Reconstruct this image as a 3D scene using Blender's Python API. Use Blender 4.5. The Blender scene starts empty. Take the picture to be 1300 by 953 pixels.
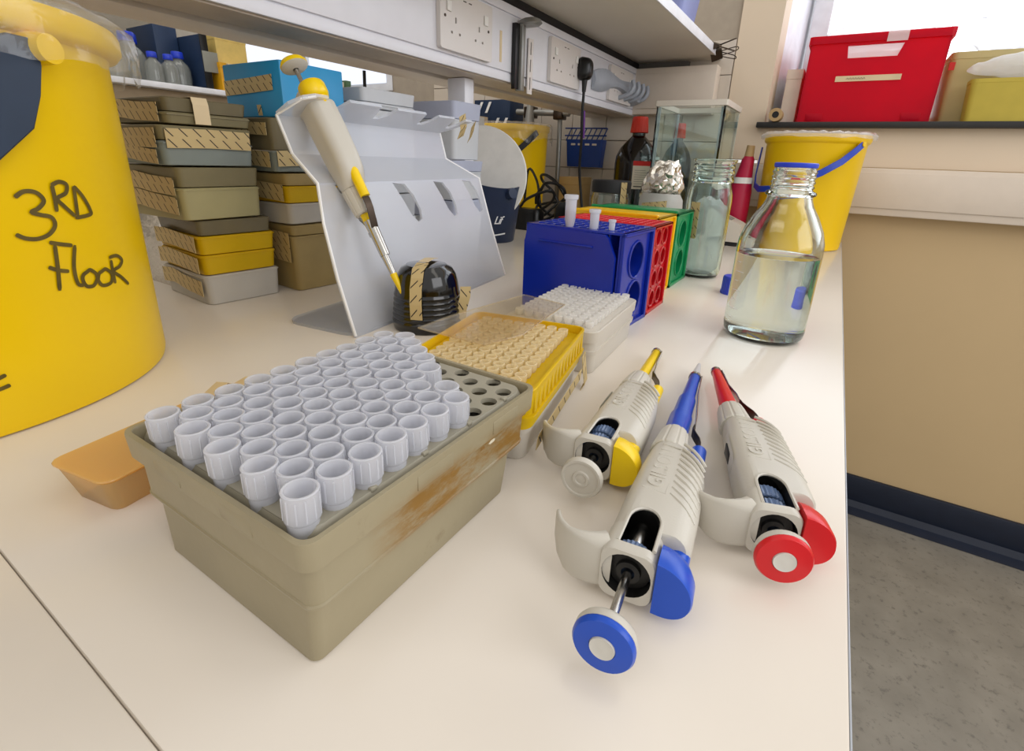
import bpy, bmesh, math, random
from mathutils import Vector, Matrix
random.seed(7)
C = bpy.context.scene.collection
PI = math.pi

# ------------------------------------------------------------------ camera, light, exposure
H = 0.175
cam_d = bpy.data.cameras.new('camera'); cam = bpy.data.objects.new('camera', cam_d); C.objects.link(cam)
right = Vector((0.85182099, 0.5225269, 0.03696807)); up = Vector((-0.20236101, 0.2631513, 0.94329286)); back = Vector((0.4831677, -0.81099755, 0.32989687))
M = Matrix((right, up, back)).transposed().to_4x4(); M.translation = (0, 0, H)
cam.matrix_world = M
cam_d.sensor_width = 36; cam_d.sensor_fit = 'HORIZONTAL'
cam_d.lens = 623.23 / 1300 * 36
cam_d.shift_x = -0.0115; cam_d.shift_y = -0.0429
cam_d.clip_start = 0.005; cam_d.clip_end = 50
cam_d.dof.use_dof = False
bpy.context.scene.camera = cam

world = bpy.data.worlds.new('room_light'); bpy.context.scene.world = world; world.use_nodes = True
bg = world.node_tree.nodes['Background']; bg.inputs[0].default_value = (1.0, 0.972, 0.94, 1); bg.inputs[1].default_value = 0.85

def area(name, loc, target, sx, sy, power, col):
    d = bpy.data.lights.new(name, 'AREA'); d.shape = 'RECTANGLE'; d.size = sx; d.size_y = sy; d.energy = power; d.color = col
    o = bpy.data.objects.new(name, d); C.objects.link(o); o.location = loc
    o.rotation_euler = (Vector(target) - Vector(loc)).to_track_quat('-Z', 'Y').to_euler(); return o
area('ceiling_lamp_aisle', (0.75, 0.5, 1.75), (0.3, 0.6, 0), 0.35, 1.8, 3, (1, 0.93, 0.83))
area('aisle_fill_light', (1.9, 0.1, 1.0), (-0.5, 0.6, 0.2), 1.6, 1.3, 20, (0.97, 0.97, 1.0))  # unseen fill light, added to brighten the rail and box faces
area('ceiling_lamp_bench', (-0.6, -0.9, 1.75), (-0.4, 0.2, 0), 1.4, 0.35, 4, (1, 0.93, 0.83))
area('ceiling_lamp_far', (-1.45, 0.9, 1.75), (-1.4, 1.0, 0), 0.35, 1.4, 5, (1, 0.95, 0.88))
vs = bpy.context.scene.view_settings
vs.view_transform = 'Standard'; vs.look = 'None'; vs.gamma = 1; vs.exposure = -0.10; vs.use_curve_mapping = False

# ------------------------------------------------------------------ materials
def lin(c):
    if isinstance(c, str):
        c = [int(c[i:i+2], 16) / 255 for i in (0, 2, 4)]
    return tuple(((v + 0.055) / 1.055) ** 2.4 if v > 0.04045 else v / 12.92 for v in c) + (1,)
def nmat(name):
    m = bpy.data.materials.new(name); m.use_nodes = True
    nt = m.node_tree; return m, nt, nt.nodes['Principled BSDF'], nt.nodes['Material Output']
def setp(b, **k):
    for n, v in k.items(): b.inputs[n].default_value = v
def mat(name, col, rough=0.4, metal=0.0, var=0.06, vscale=30, bump=0.0, bscale=400, spec=0.5, trans=0, ior=1.45, dark=None, dthr=0.62, dscale=60, coat=0, translucent=0):
    m, nt, b, out = nmat(name)
    c = lin(col)
    tc = nt.nodes.new('ShaderNodeTexCoord')
    n = nt.nodes.new('ShaderNodeTexNoise'); n.inputs['Scale'].default_value = vscale; n.inputs['Detail'].default_value = 4
    nt.links.new(tc.outputs['Object'], n.inputs['Vector'])
    r = nt.nodes.new('ShaderNodeValToRGB')
    r.color_ramp.elements[0].position = 0.3; r.color_ramp.elements[1].position = 0.7
    r.color_ramp.elements[0].color = tuple(v * (1 - var) for v in c[:3]) + (1,)
    r.color_ramp.elements[1].color = tuple(min(1, v * (1 + var)) for v in c[:3]) + (1,)
    nt.links.new(n.outputs['Fac'], r.inputs[0]); src = r.outputs[0]
    if dark:
        n2 = nt.nodes.new('ShaderNodeTexNoise'); n2.inputs['Scale'].default_value = dscale; n2.inputs['Detail'].default_value = 8; n2.inputs['Roughness'].default_value = 0.7
        nt.links.new(tc.outputs['Object'], n2.inputs['Vector'])
        r2 = nt.nodes.new('ShaderNodeValToRGB'); r2.color_ramp.elements[0].position = dthr; r2.color_ramp.elements[1].position = dthr + 0.12
        nt.links.new(n2.outputs['Fac'], r2.inputs[0])
        mx = nt.nodes.new('ShaderNodeMix'); mx.data_type = 'RGBA'
        nt.links.new(r2.outputs[0], mx.inputs['Factor']); nt.links.new(src, mx.inputs['A']); mx.inputs['B'].default_value = lin(dark); src = mx.outputs['Result']
    nt.links.new(src, b.inputs['Base Color'])
    setp(b, Roughness=rough, Metallic=metal, IOR=ior)
    b.inputs['Specular IOR Level'].default_value = spec
    b.inputs['Transmission Weight'].default_value = trans; b.inputs['Coat Weight'].default_value = coat
    if bump:
        n3 = nt.nodes.new('ShaderNodeTexNoise'); n3.inputs['Scale'].default_value = bscale; n3.inputs['Detail'].default_value = 3
        nt.links.new(tc.outputs['Object'], n3.inputs['Vector'])
        bp = nt.nodes.new('ShaderNodeBump'); bp.inputs['Strength'].default_value = bump; bp.inputs['Distance'].default_value = 0.002
        nt.links.new(n3.outputs['Fac'], bp.inputs['Height']); nt.links.new(bp.outputs[0], b.inputs['Normal'])
    if translucent:
        t = nt.nodes.new('ShaderNodeBsdfTranslucent'); nt.links.new(src, t.inputs[0])
        ms = nt.nodes.new('ShaderNodeMixShader'); ms.inputs[0].default_value = translucent
        nt.links.new(b.outputs[0], ms.inputs[1]); nt.links.new(t.outputs[0], ms.inputs[2]); nt.links.new(ms.outputs[0], out.inputs[0])
    return m
def frosted(name, col, clear=0.35, rough=0.3, tl=0.5, ccol=None, bump=0.0, bscale=60):
    """milky plastic: diffuse + translucent + straight see-through + gloss"""
    m, nt, b, out = nmat(name); nt.nodes.remove(b); c = lin(col)
    d = nt.nodes.new('ShaderNodeBsdfDiffuse'); d.inputs[0].default_value = c
    t = nt.nodes.new('ShaderNodeBsdfTranslucent'); t.inputs[0].default_value = c
    tr = nt.nodes.new('ShaderNodeBsdfTransparent'); tr.inputs[0].default_value = lin(ccol) if ccol else (1, 1, 1, 1)
    g = nt.nodes.new('ShaderNodeBsdfGlossy'); g.inputs['Roughness'].default_value = rough
    lw = nt.nodes.new('ShaderNodeLayerWeight'); lw.inputs['Blend'].default_value = 0.5
    pw = nt.nodes.new('ShaderNodeMath'); pw.operation = 'POWER'; nt.links.new(lw.outputs['Facing'], pw.inputs[0]); pw.inputs[1].default_value = 4.0
    f = nt.nodes.new('ShaderNodeMath'); f.operation = 'MULTIPLY_ADD'; nt.links.new(pw.outputs[0], f.inputs[0]); f.inputs[1].default_value = 0.55; f.inputs[2].default_value = 0.035
    def mix(fac, a, bb):
        ms = nt.nodes.new('ShaderNodeMixShader')
        if isinstance(fac, float): ms.inputs[0].default_value = fac
        else: nt.links.new(fac, ms.inputs[0])
        nt.links.new(a, ms.inputs[1]); nt.links.new(bb, ms.inputs[2]); return ms.outputs[0]
    s = mix(tl, d.outputs[0], t.outputs[0]); s = mix(clear, s, tr.outputs[0]); s = mix(f.outputs[0], s, g.outputs[0])
    if bump:
        tc = nt.nodes.new('ShaderNodeTexCoord'); n3 = nt.nodes.new('ShaderNodeTexNoise'); n3.inputs['Scale'].default_value = bscale; n3.inputs['Detail'].default_value = 5
        nt.links.new(tc.outputs['Object'], n3.inputs['Vector'])
        bp = nt.nodes.new('ShaderNodeBump'); bp.inputs['Strength'].default_value = bump; bp.inputs['Distance'].default_value = 0.004
        nt.links.new(n3.outputs['Fac'], bp.inputs['Height']); nt.links.new(bp.outputs[0], g.inputs['Normal']); nt.links.new(bp.outputs[0], d.inputs['Normal'])
    nt.links.new(s, out.inputs[0]); return m
def glass(name, col=(1, 1, 1), ior=1.46, rough=0.0):
    m, nt, b, out = nmat(name); nt.nodes.remove(b)
    g = nt.nodes.new('ShaderNodeBsdfGlass'); g.inputs['Color'].default_value = lin(col); g.inputs['IOR'].default_value = ior; g.inputs['Roughness'].default_value = rough
    nt.links.new(g.outputs[0], out.inputs[0]); return m
def emit(name, col, s, noise=False):
    m, nt, b, out = nmat(name); nt.nodes.remove(b); e = nt.nodes.new('ShaderNodeEmission'); e.inputs[0].default_value = lin(col); e.inputs[1].default_value = s
    nt.links.new(e.outputs[0], out.inputs[0]); return m
def tape_mat():
    m, nt, b, out = nmat('indicator_tape')
    uv = nt.nodes.new('ShaderNodeUVMap'); sp = nt.nodes.new('ShaderNodeSeparateXYZ'); nt.links.new(uv.outputs[0], sp.inputs[0])
    def mth(op, a, c_):
        n = nt.nodes.new('ShaderNodeMath'); n.operation = op
        for i, v in enumerate((a, c_)):
            if isinstance(v, (int, float)): n.inputs[i].default_value = v
            else: nt.links.new(v, n.inputs[i])
        return n.outputs[0]
    # diagonal dashes, two staggered rows
    s = mth('ADD', sp.outputs[0], mth('MULTIPLY', sp.outputs[1], 0.9))
    row = mth('FLOOR', mth('DIVIDE', sp.outputs[1], 0.0105), 0)
    s = mth('ADD', s, mth('MULTIPLY', row, 0.0060))
    a = mth('LESS_THAN', mth('MODULO', mth('ADD', s, 1.0), 0.0135), 0.0015)
    v = mth('MODULO', sp.outputs[1], 0.0105)
    bnd = mth('MULTIPLY', mth('GREATER_THAN', v, 0.0012), mth('LESS_THAN', v, 0.0093))
    a = mth('MULTIPLY', a, bnd)
    mx = nt.nodes.new('ShaderNodeMix'); mx.data_type = 'RGBA'; nt.links.new(a, mx.inputs['Factor'])
    mx.inputs['A'].default_value = lin('c4ad7a'); mx.inputs['B'].default_value = lin('2a2018')
    nt.links.new(mx.outputs['Result'], b.inputs['Base Color']); setp(b, Roughness=0.6)
    return m
M_ = dict(
 bench=mat('white_laminate', 'e1d8cb', 0.20, var=0.015, vscale=9, dark='b9a583', dthr=0.78, dscale=14),
 bench_edge=mat('laminate_edge', 'b9bfc8', 0.4),
 carcass=mat('cupboard_white', 'd9d5cc', 0.5),
 pvc=mat('white_pvc', 'e4e4ea', 0.35, var=0.02),
 pvc_warm=mat('cream_pvc', 'dccfc0', 0.4, var=0.02),
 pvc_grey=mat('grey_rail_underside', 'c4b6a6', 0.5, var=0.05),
 rail_dark=mat('rail_groove_grey', '6a655f', 0.5),
 shelf=mat('shelf_underside', 'dcd5c8', 0.55, var=0.03, vscale=3),
 shelf_edge=mat('shelf_white_edge', 'eceef4', 0.4),
 wall=mat('cream_wall_paint', 'dccab2', 0.7, var=0.02, vscale=4, bump=0.05),
 wall_low=mat('beige_wall_paint', 'c6ac82', 0.6, var=0.03, vscale=3, bump=0.05, dark='a8916a', dthr=0.74, dscale=5),
 reveal=mat('white_reveal_paint', 'e2e4ea', 0.6),
 tile=mat('cream_tile', 'cfc4b6', 0.15, var=0.03, vscale=6),
 grout=mat('grout', 'a89c8c', 0.8),
 skirting=mat('navy_skirting', '1a2233', 0.35, var=0.1),
 floor=mat('speckled_floor', '8b867c', 0.5, var=0.12, vscale=14, dark='6f6b64', dthr=0.55, dscale=70, bump=0.05),
 black=mat('black_plastic', '0c0c0d', 0.3),
 black_matt=mat('black_matt', '18181a', 0.6),
 gloss_black=mat('glossy_black_resin', '0a0a08', 0.12, coat=0.5),
 sill=mat('black_sill', '2b2a2a', 0.45),
 yellow=mat('yellow_bucket_plastic', 'ebc200', 0.32, var=0.025, vscale=8, dark='c89600', dthr=0.76, dscale=30),
 yellow2=mat('yellow_bucket_plastic_far', 'f0c406', 0.35, var=0.03, vscale=8),
 marker=mat('marker_ink', '5a4a12', 0.5, var=0.25, vscale=120),
 navy=mat('navy_plastic', '1f2c48', 0.4, var=0.06),
 navy_h=mat('navy_handle', '1e2f45', 0.45, var=0.12),
 blue_h=mat('blue_handle', '1c3fb0', 0.35),
 rack_grey=mat('grey_rack_plastic', '9a8f73', 0.38, var=0.05, vscale=25, dark='84765a', dthr=0.66, dscale=28, bump=0.05, bscale=200),
 rack_tray=mat('grey_tray_plastic', '9f9987', 0.35, var=0.03, vscale=20),
 stain=mat('brown_residue', '8f6a34', 0.5, var=0.3, vscale=150, bump=0.4, bscale=250),
 scuff=mat('pale_scuff', 'e2d9c0', 0.6, var=0.2, vscale=200),
 tube=frosted('milky_tip_plastic', 'eeeff4', clear=0.28, rough=0.25, tl=0.5),
 tip=frosted('frosted_tip_plastic', 'fbf9f5', clear=0.25, rough=0.2, tl=0.6),
 tip_cream=frosted('cream_tip_plastic', 'fbf0d0', clear=0.25, rough=0.2, tl=0.6),
 acrylic=frosted('frosted_acrylic', 'f0f4fd', clear=0.44, rough=0.22, tl=0.4),
 clearlid=frosted('clear_lid_plastic', 'f6edd2', clear=0.92, rough=0.1, tl=0.5, ccol='fefaf2'),
 amber=frosted('amber_lid_plastic', 'fde3a0', clear=0.35, rough=0.15, tl=0.5, ccol='fbdd98'),
 bag=frosted('clear_bag_film', 'f6f6f4', clear=0.84, rough=0.12, tl=0.5, bump=1.0, bscale=25),
 bag_white=frosted('white_bag_film', 'ffffff', clear=0.30, rough=0.4, tl=0.6, bump=0.35, bscale=12),
 whitebox=mat('white_tip_box', 'e6dfd2', 0.35, var=0.02, translucent=0.25),
 yelbox=mat('yellow_tip_rack', 'f0cc18', 0.3, translucent=0.3),
 boxclear=mat('translucent_box', 'd6d0c4', 0.35, var=0.03, translucent=0.3),
 boxgreen=mat('khaki_box', '877d5c', 0.4, var=0.05, translucent=0.15),
 boxgrey=mat('grey_box', '868e88', 0.4, var=0.05, translucent=0.1),
 boxbrown=mat('tan_box', 'a8925f', 0.45, var=0.07, translucent=0.1),
 boxcream=mat('pale_khaki_box', 'b5ab7c', 0.4, var=0.04, translucent=0.2),
 boxyel=mat('yellow_box_tier', 'e2b90e', 0.35, var=0.04, translucent=0.25),
 lidfilm=mat('smoky_box_lid', '7c7257', 0.25, var=0.08, translucent=0.2),
 bluebox=mat('sky_blue_box', '1f8fc4', 0.4, var=0.03),
 palebox=mat('pale_blue_white_box', 'd9dce0', 0.4, var=0.03, translucent=0.2),
 palelid=mat('pale_lilac_lid', 'c3c9dd', 0.35, var=0.03, translucent=0.2),
 tape=tape_mat(),
 masking=mat('cream_masking_tape', 'd8c39c', 0.6),
 pip=mat('pipette_grey_plastic', 'c9c4b8', 0.38, var=0.015, bump=0.04, bscale=900),
 pip_d=mat('pipette_inside_dark', '1b1a19', 0.45),
 wheel=mat('blue_black_wheel', '5a6f92', 0.3),
 steel=mat('steel', 'b9b6b0', 0.22, metal=1.0, var=0.03),
 steel_d=mat('dark_steel', '4a4038', 0.3, metal=1.0),
 py=mat('pipette_yellow', 'f2cd00', 0.3), pb=mat('pipette_blue', '1a4fc0', 0.28), pr=mat('pipette_red', 'd61a22', 0.28),
 white=mat('white_plastic', 'e4e2dd', 0.35),
 ring=mat('embossed_white', 'd6d3ca', 0.3),
 rblue=mat('rack_blue', '0f2a9c', 0.22, var=0.08, vscale=20), rred=mat('rack_red', 'cf1420', 0.25), ryel=mat('rack_yellow', 'f2bd00', 0.3), rgreen=mat('rack_green', '0d8a52', 0.28),
 glass=glass('clear_glass', (0.985, 0.995, 0.99), 1.47), glass_g=glass('greenish_glass', (0.975, 0.997, 0.990), 1.5),
 water=glass('water', (0.985, 0.99, 0.99), 1.333),
 amberglass=mat('brown_bottle_glass', '0d0705', 0.14, var=0.02, coat=0.25),
 redcap=mat('red_cap', 'd2321e', 0.4), bluecap=mat('blue_cap', '2440c8', 0.35),
 label=mat('paper_label', 'd8ccb8', 0.6), labelred=mat('label_red', 'c8221c', 0.6), ink=mat('ink', '4c463e', 0.7),
 foil=mat('aluminium_foil', 'd8d2c8', 0.25, metal=1.0, bump=1.0, bscale=70),
 crimson=mat('crimson_plastic', 'b0123c', 0.4),
 redcrate=mat('red_crate_plastic', 'e8143f', 0.35, var=0.05, vscale=6, translucent=0.7),
 creamcrate=mat('cream_crate', 'd9cb98', 0.45, var=0.05, vscale=8, translucent=0.4),
 yeltray=mat('mustard_tray', 'cdb94c', 0.5, var=0.04, translucent=0.2),
 card=mat('cardboard', 'b89a66', 0.7, var=0.06), kraft=mat('yellow_kraft_parcel', 'd9bd6c', 0.55, var=0.12, vscale=25, bump=0.6, bscale=18),
 navyfile=mat('navy_file', '1e3352', 0.5), greylabel=mat('grey_label', '8a8a80', 0.6),
 orange=mat('amber_folder', 'd39a10', 0.5), socket=mat('socket_plate', 'd8d2cd', 0.3, var=0.01),
 grey_steel=mat('grey_painted_metal', '9a9a96', 0.4, metal=0.6), bluewire=mat('blue_coated_wire', '16387c', 0.4),
 cable=mat('black_cable', '121214', 0.45), purple=mat('purple_tag', '6a3a8a', 0.5),
 greyhook=mat('grey_blue_plastic', 'a4aab4', 0.4), window=emit('bright_daylight_pane', (0.95, 0.97, 1.0), 3.2), window2=emit('far_daylight_pane', (0.93, 0.95, 1.0), 1.25),
 pinkliq=mat('pink_liquid', 'd9a8c4', 0.3, translucent=0.5), tan=mat('tan_roll', 'b5976a', 0.6), dirt=mat('faint_scratch', 'c7b48e', 0.5),
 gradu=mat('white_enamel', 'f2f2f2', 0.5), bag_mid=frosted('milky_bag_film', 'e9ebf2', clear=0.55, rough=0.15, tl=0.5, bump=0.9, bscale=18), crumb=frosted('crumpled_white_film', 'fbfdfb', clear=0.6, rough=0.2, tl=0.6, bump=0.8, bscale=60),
)

def residue_patch(m):
    nt = m.node_tree; b = nt.nodes['Principled BSDF']; src = b.inputs['Base Color'].links[0].from_socket
    tc = nt.nodes.new('ShaderNodeTexCoord'); sp = nt.nodes.new('ShaderNodeSeparateXYZ'); nt.links.new(tc.outputs['Object'], sp.inputs[0])
    def rng(o, a, c_):
        n = nt.nodes.new('ShaderNodeMapRange'); n.interpolation_type = 'SMOOTHSTEP'; nt.links.new(o, n.inputs[0]); n.inputs[1].default_value = a; n.inputs[2].default_value = c_; return n.outputs[0]
    def mul(a, c_):
        n = nt.nodes.new('ShaderNodeMath'); n.operation = 'MULTIPLY'; nt.links.new(a, n.inputs[0]); nt.links.new(c_, n.inputs[1]); return n.outputs[0]
    k = mul(mul(rng(sp.outputs[0], .050, .054), rng(sp.outputs[1], -.050, -.020)), mul(rng(sp.outputs[2], .020, .032), rng(sp.outputs[2], .054, .044)))
    mp = nt.nodes.new('ShaderNodeMapping'); mp.inputs['Scale'].default_value = (1, .45, 1.3); nt.links.new(tc.outputs['Object'], mp.inputs[0])
    n1 = nt.nodes.new('ShaderNodeTexNoise'); n1.inputs['Scale'].default_value = 90; n1.inputs['Detail'].default_value = 9; n1.inputs['Roughness'].default_value = .75; nt.links.new(mp.outputs[0], n1.inputs['Vector'])
    k = mul(k, rng(n1.outputs['Fac'], .33, .62))
    mx = nt.nodes.new('ShaderNodeMix'); mx.data_type = 'RGBA'; nt.links.new(k, mx.inputs['Factor']); nt.links.new(src, mx.inputs['A']); mx.inputs['B'].default_value = lin('8a6528'); nt.links.new(mx.outputs['Result'], b.inputs['Base Color'])
residue_patch(M_['rack_grey'])

# ------------------------------------------------------------------ mesh helpers
def obj(name, bm, m, parent=None, smooth=40, M2=None):
    bmesh.ops.recalc_face_normals(bm, faces=bm.faces)
    me = bpy.data.meshes.new(name); bm.to_mesh(me); bm.free()
    if isinstance(m, (list, tuple)):
        for x in m: me.materials.append(x)
    else: me.materials.append(m)
    if smooth:
        for p in me.polygons: p.use_smooth = True
        me.set_sharp_from_angle(angle=math.radians(smooth))
    o = bpy.data.objects.new(name, me); C.objects.link(o)
    if parent: o.parent = parent
    return o
def thing(name, label, cat, loc=(0, 0, 0), rotz=0, group=None):
    o = bpy.data.objects.new(name, None); C.objects.link(o); o.empty_display_size = 0.02
    o.location = loc; o.rotation_euler = (0, 0, rotz); o['label'] = label; o['category'] = cat
    if group: o['group'] = group
    return o
def tag(o, label, cat, group=None):
    o['label'] = label; o['category'] = cat
    if group: o['group'] = group
    return o
def struct(o): o['kind'] = 'structure'; return o
def dup(root, loc, rotz=0, label=None, group=None):
    r = root.copy(); C.objects.link(r); r.location = loc; r.rotation_euler = (0, 0, rotz)
    if label: r['label'] = label
    if group: r['group'] = group
    for ch in list(root.children):
        c = ch.copy(); C.objects.link(c); c.parent = r
        for g in ch.children:
            d = g.copy(); C.objects.link(d); d.parent = c
    return r
def NB(): return bmesh.new()
def box(bm, x0, x1, y0, y1, z0, z1, bev=0.0, seg=2):
    r = bmesh.ops.create_cube(bm, size=1)
    for v in r['verts']:
        v.co = Vector(((x0 + x1) / 2 + v.co.x * (x1 - x0), (y0 + y1) / 2 + v.co.y * (y1 - y0), (z0 + z1) / 2 + v.co.z * (z1 - z0)))
    if bev:
        es = list({e for v in r['verts'] for e in v.link_edges})
        bmesh.ops.bevel(bm, geom=es, offset=bev, segments=seg, affect='EDGES', profile=0.5)
    return bm
def loft(bm, rings, cap0=True, cap1=True, closed=True):
    vr = [[bm.verts.new(p) for p in r] for r in rings]
    n = len(vr[0])
    for a, b in zip(vr, vr[1:]):
        for i in range(n if closed else n - 1):
            j = (i + 1) % n; bm.faces.new((a[i], a[j], b[j], b[i]))
    if cap0: bm.faces.new(vr[0][::-1])
    if cap1: bm.faces.new(vr[-1])
    return vr
def rrect(w, d, r, n=4):
    r = min(r, w / 2 - 1e-5, d / 2 - 1e-5); pts = []
    for cx, cy, a0 in ((w / 2 - r, d / 2 - r, 0), (-w / 2 + r, d / 2 - r, PI / 2), (-w / 2 + r, -d / 2 + r, PI), (w / 2 - r, -d / 2 + r, 1.5 * PI)):
        for i in range(n + 1):
            a = a0 + PI / 2 * i / n; pts.append((cx + r * math.cos(a), cy + r * math.sin(a)))
    return pts
def rr(bm, secs, cx=0, cy=0, cap0=True, cap1=True, n=4):
    """secs = (z, w, d, r[, ox, oy]): lofted rounded boxes up/down z"""
    rings = []
    for s in secs:
        z, w, d, r = s[:4]; ox, oy = s[4:6] if len(s) > 4 else (0, 0)
        rings.append([Vector((cx + ox + x, cy + oy + y, z)) for x, y in rrect(w, d, r, n)])
    loft(bm, rings, cap0, cap1); return bm
def lathe(bm, prof, cx=0, cy=0, seg=32, M2=None, cap0=False, cap1=False):
    rings = []
    for r, z in prof:
        rings.append([Vector((cx + r * math.cos(2 * PI * i / seg), cy + r * math.sin(2 * PI * i / seg), z)) for i in range(seg)])
    if M2: rings = [[M2 @ p for p in rg] for rg in rings]
    loft(bm, rings, cap0, cap1); return bm
def cyl(bm, p0, p1, r0, r1=None, seg=16, caps=True):
    p0, p1 = Vector(p0), Vector(p1); r1 = r0 if r1 is None else r1
    q = (p1 - p0).to_track_quat('Z', 'Y').to_matrix()
    rings = [[p + q @ Vector((r * math.cos(2 * PI * i / seg), r * math.sin(2 * PI * i / seg), 0)) for i in range(seg)] for p, r in ((p0, r0), (p1, r1))]
    loft(bm, rings, caps, caps); return bm
def tube(bm, pts, r, seg=8, caps=True, sub=0):
    pts = [Vector(p) for p in pts]
    if sub:
        out = []
        for i in range(len(pts) - 1):
            p0 = pts[max(i - 1, 0)]; p1, p2 = pts[i], pts[i + 1]; p3 = pts[min(i + 2, len(pts) - 1)]
            for k in range(sub):
                t = k / sub
                out.append(0.5 * ((2 * p1) + (-p0 + p2) * t + (2 * p0 - 5 * p1 + 4 * p2 - p3) * t * t + (-p0 + 3 * p1 - 3 * p2 + p3) * t ** 3))
        out.append(pts[-1]); pts = out
    nrm = None; rings = []
    for i, p in enumerate(pts):
        t = (pts[min(i + 1, len(pts) - 1)] - pts[max(i - 1, 0)]).normalized()
        if nrm is None: nrm = t.orthogonal().normalized()
        nrm = (nrm - t * nrm.dot(t)).normalized(); b = t.cross(nrm)
        rad = r(i / (len(pts) - 1)) if callable(r) else r
        rings.append([p + (nrm * math.cos(2 * PI * k / seg) + b * math.sin(2 * PI * k / seg)) * rad for k in range(seg)])
    loft(bm, rings, caps, caps); return bm
def prism(bm, poly, z0, z1, M2=None):
    rings = [[Vector((x, y, z)) for x, y in poly] for z in (z0, z1)]
    if M2: rings = [[M2 @ p for p in rg] for rg in rings]
    loft(bm, rings); return bm
def circ(cx, cy, r, n=14, ry=None): return [(cx + r * math.cos(2 * PI * i / n), cy + (ry or r) * math.sin(2 * PI * i / n)) for i in range(n)]
def plate(bm, outer, holes, th, M2=None, depth=None):
    """flat plate z in [-th,0] with through holes (walls to -depth)"""
    M2 = M2 or Matrix.Identity(4); depth = depth or th
    tmp = bmesh.new(); edges = []
    for lp in [outer] + holes:
        vs_ = [tmp.verts.new((x, y, 0)) for x, y in lp]
        edges += [tmp.edges.new((vs_[i], vs_[(i + 1) % len(vs_)])) for i in range(len(vs_))]
    bmesh.ops.triangle_fill(tmp, edges=edges, use_beauty=True, use_dissolve=False, normal=(0, 0, 1))
    tmp.verts.ensure_lookup_table()
    for z in (0, -th):
        mp = {v: bm.verts.new(M2 @ Vector((v.co.x, v.co.y, z))) for v in tmp.verts}
        for f in tmp.faces: bm.faces.new([mp[v] for v in f.verts])
    tmp.free()
    for k, lp in enumerate([outer] + holes):
        d = th if k == 0 else depth
        a = [bm.verts.new(M2 @ Vector((x, y, 0))) for x, y in lp]; b = [bm.verts.new(M2 @ Vector((x, y, -d))) for x, y in lp]
        for i in range(len(lp)): j = (i + 1) % len(lp); bm.faces.new((a[i], a[j], b[j], b[i]))
    bmesh.ops.remove_doubles(bm, verts=bm.verts, dist=1e-6)
    return bm
def ringtorus(bm, cx, cy, r, tr, z, M2, n=24, m=6):
    pts = [Vector((cx + r * math.cos(2 * PI * i / n), cy + r * math.sin(2 * PI * i / n), z)) for i in range(n)]
    grid = []
    for i in range(n):
        a = 2 * PI * i / n; rd = Vector((math.cos(a), math.sin(a), 0))
        grid.append([bm.verts.new(M2 @ (pts[i] + rd * tr * math.cos(2 * PI * k / m) + Vector((0, 0, tr * math.sin(2 * PI * k / m))))) for k in range(m)])
    for i in range(n):
        for k in range(m): bm.faces.new((grid[i][k], grid[(i + 1) % n][k], grid[(i + 1) % n][(k + 1) % m], grid[i][(k + 1) % m]))
def tape(name, pts, wdir, width, parent, m=None, lift=0.0006, rag=0.0):
    """adhesive tape along a polyline, with uv in metres"""
    bm = NB(); uvl = bm.loops.layers.uv.new('UVMap'); wdir = Vector(wdir).normalized()
    P_ = [Vector(p) for p in pts]; L = [0]
    for a, b in zip(P_, P_[1:]): L.append(L[-1] + (b - a).length)
    rows = []; uvs = {}
    for i, p in enumerate(P_):
        j = random.uniform(-rag, rag) if rag else 0
        t = (P_[min(i + 1, len(P_) - 1)] - P_[max(i - 1, 0)]).normalized(); n = t.cross(wdir).normalized() * 0.0002
        row = [bm.verts.new(p + wdir * (s * width / 2 + j) + n * q) for s, q in ((1, 1), (-1, 1), (-1, -1), (1, -1))]
        for v, w in zip(row, (width, 0, 0, width)): uvs[v] = (L[i] + .003, w + .0005)
        rows.append(row)
    for a, b in zip(rows, rows[1:]):
        for k in range(4):
            f = bm.faces.new((a[k], a[(k + 1) % 4], b[(k + 1) % 4], b[k]))
            for l in f.loops: l[uvl].uv = uvs[l.vert]
    for e in (rows[0], rows[-1][::-1]):
        f = bm.faces.new(e)
        for l in f.loops: l[uvl].uv = uvs[l.vert]
    me = bpy.data.meshes.new(name); bmesh.ops.recalc_face_normals(bm, faces=bm.faces); bm.to_mesh(me); bm.free(); me.materials.append(m or M_['tape'])
    o = bpy.data.objects.new(name, me); C.objects.link(o); o.parent = parent; return o
def boolean(o, cutter, mode='DIFFERENCE'):
    md = o.modifiers.new('b', 'BOOLEAN'); md.object = cutter; md.operation = mode; md.solver = 'EXACT'
    try: md.material_mode = 'TRANSFER'
    except Exception: pass
    bpy.context.view_layer.update()
    dg = bpy.context.evaluated_depsgraph_get(); me = bpy.data.meshes.new_from_object(o.evaluated_get(dg))
    o.modifiers.clear(); me.name = o.data.name; o.data = me
    for p in me.polygons: p.use_smooth = True
    me.set_sharp_from_angle(angle=math.radians(35))
    bpy.data.objects.remove(cutter)
def text_mesh(name, s, size, depth, m, parent, M2, spacing=1.0):
    cu = bpy.data.curves.new(name, 'FONT'); cu.body = s; cu.size = size; cu.extrude = depth; cu.align_x = 'CENTER'; cu.align_y = 'CENTER'; cu.space_character = spacing; cu.resolution_u = 3
    t = bpy.data.objects.new(name + '_t', cu); C.objects.link(t); bpy.context.view_layer.update()
    me = bpy.data.meshes.new_from_object(t.evaluated_get(bpy.context.evaluated_depsgraph_get())); bpy.data.objects.remove(t)
    me.materials.clear(); me.materials.append(m); me.transform(M2); me.name = name
    o = bpy.data.objects.new(name, me); C.objects.link(o); o.parent = parent; return o
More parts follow.
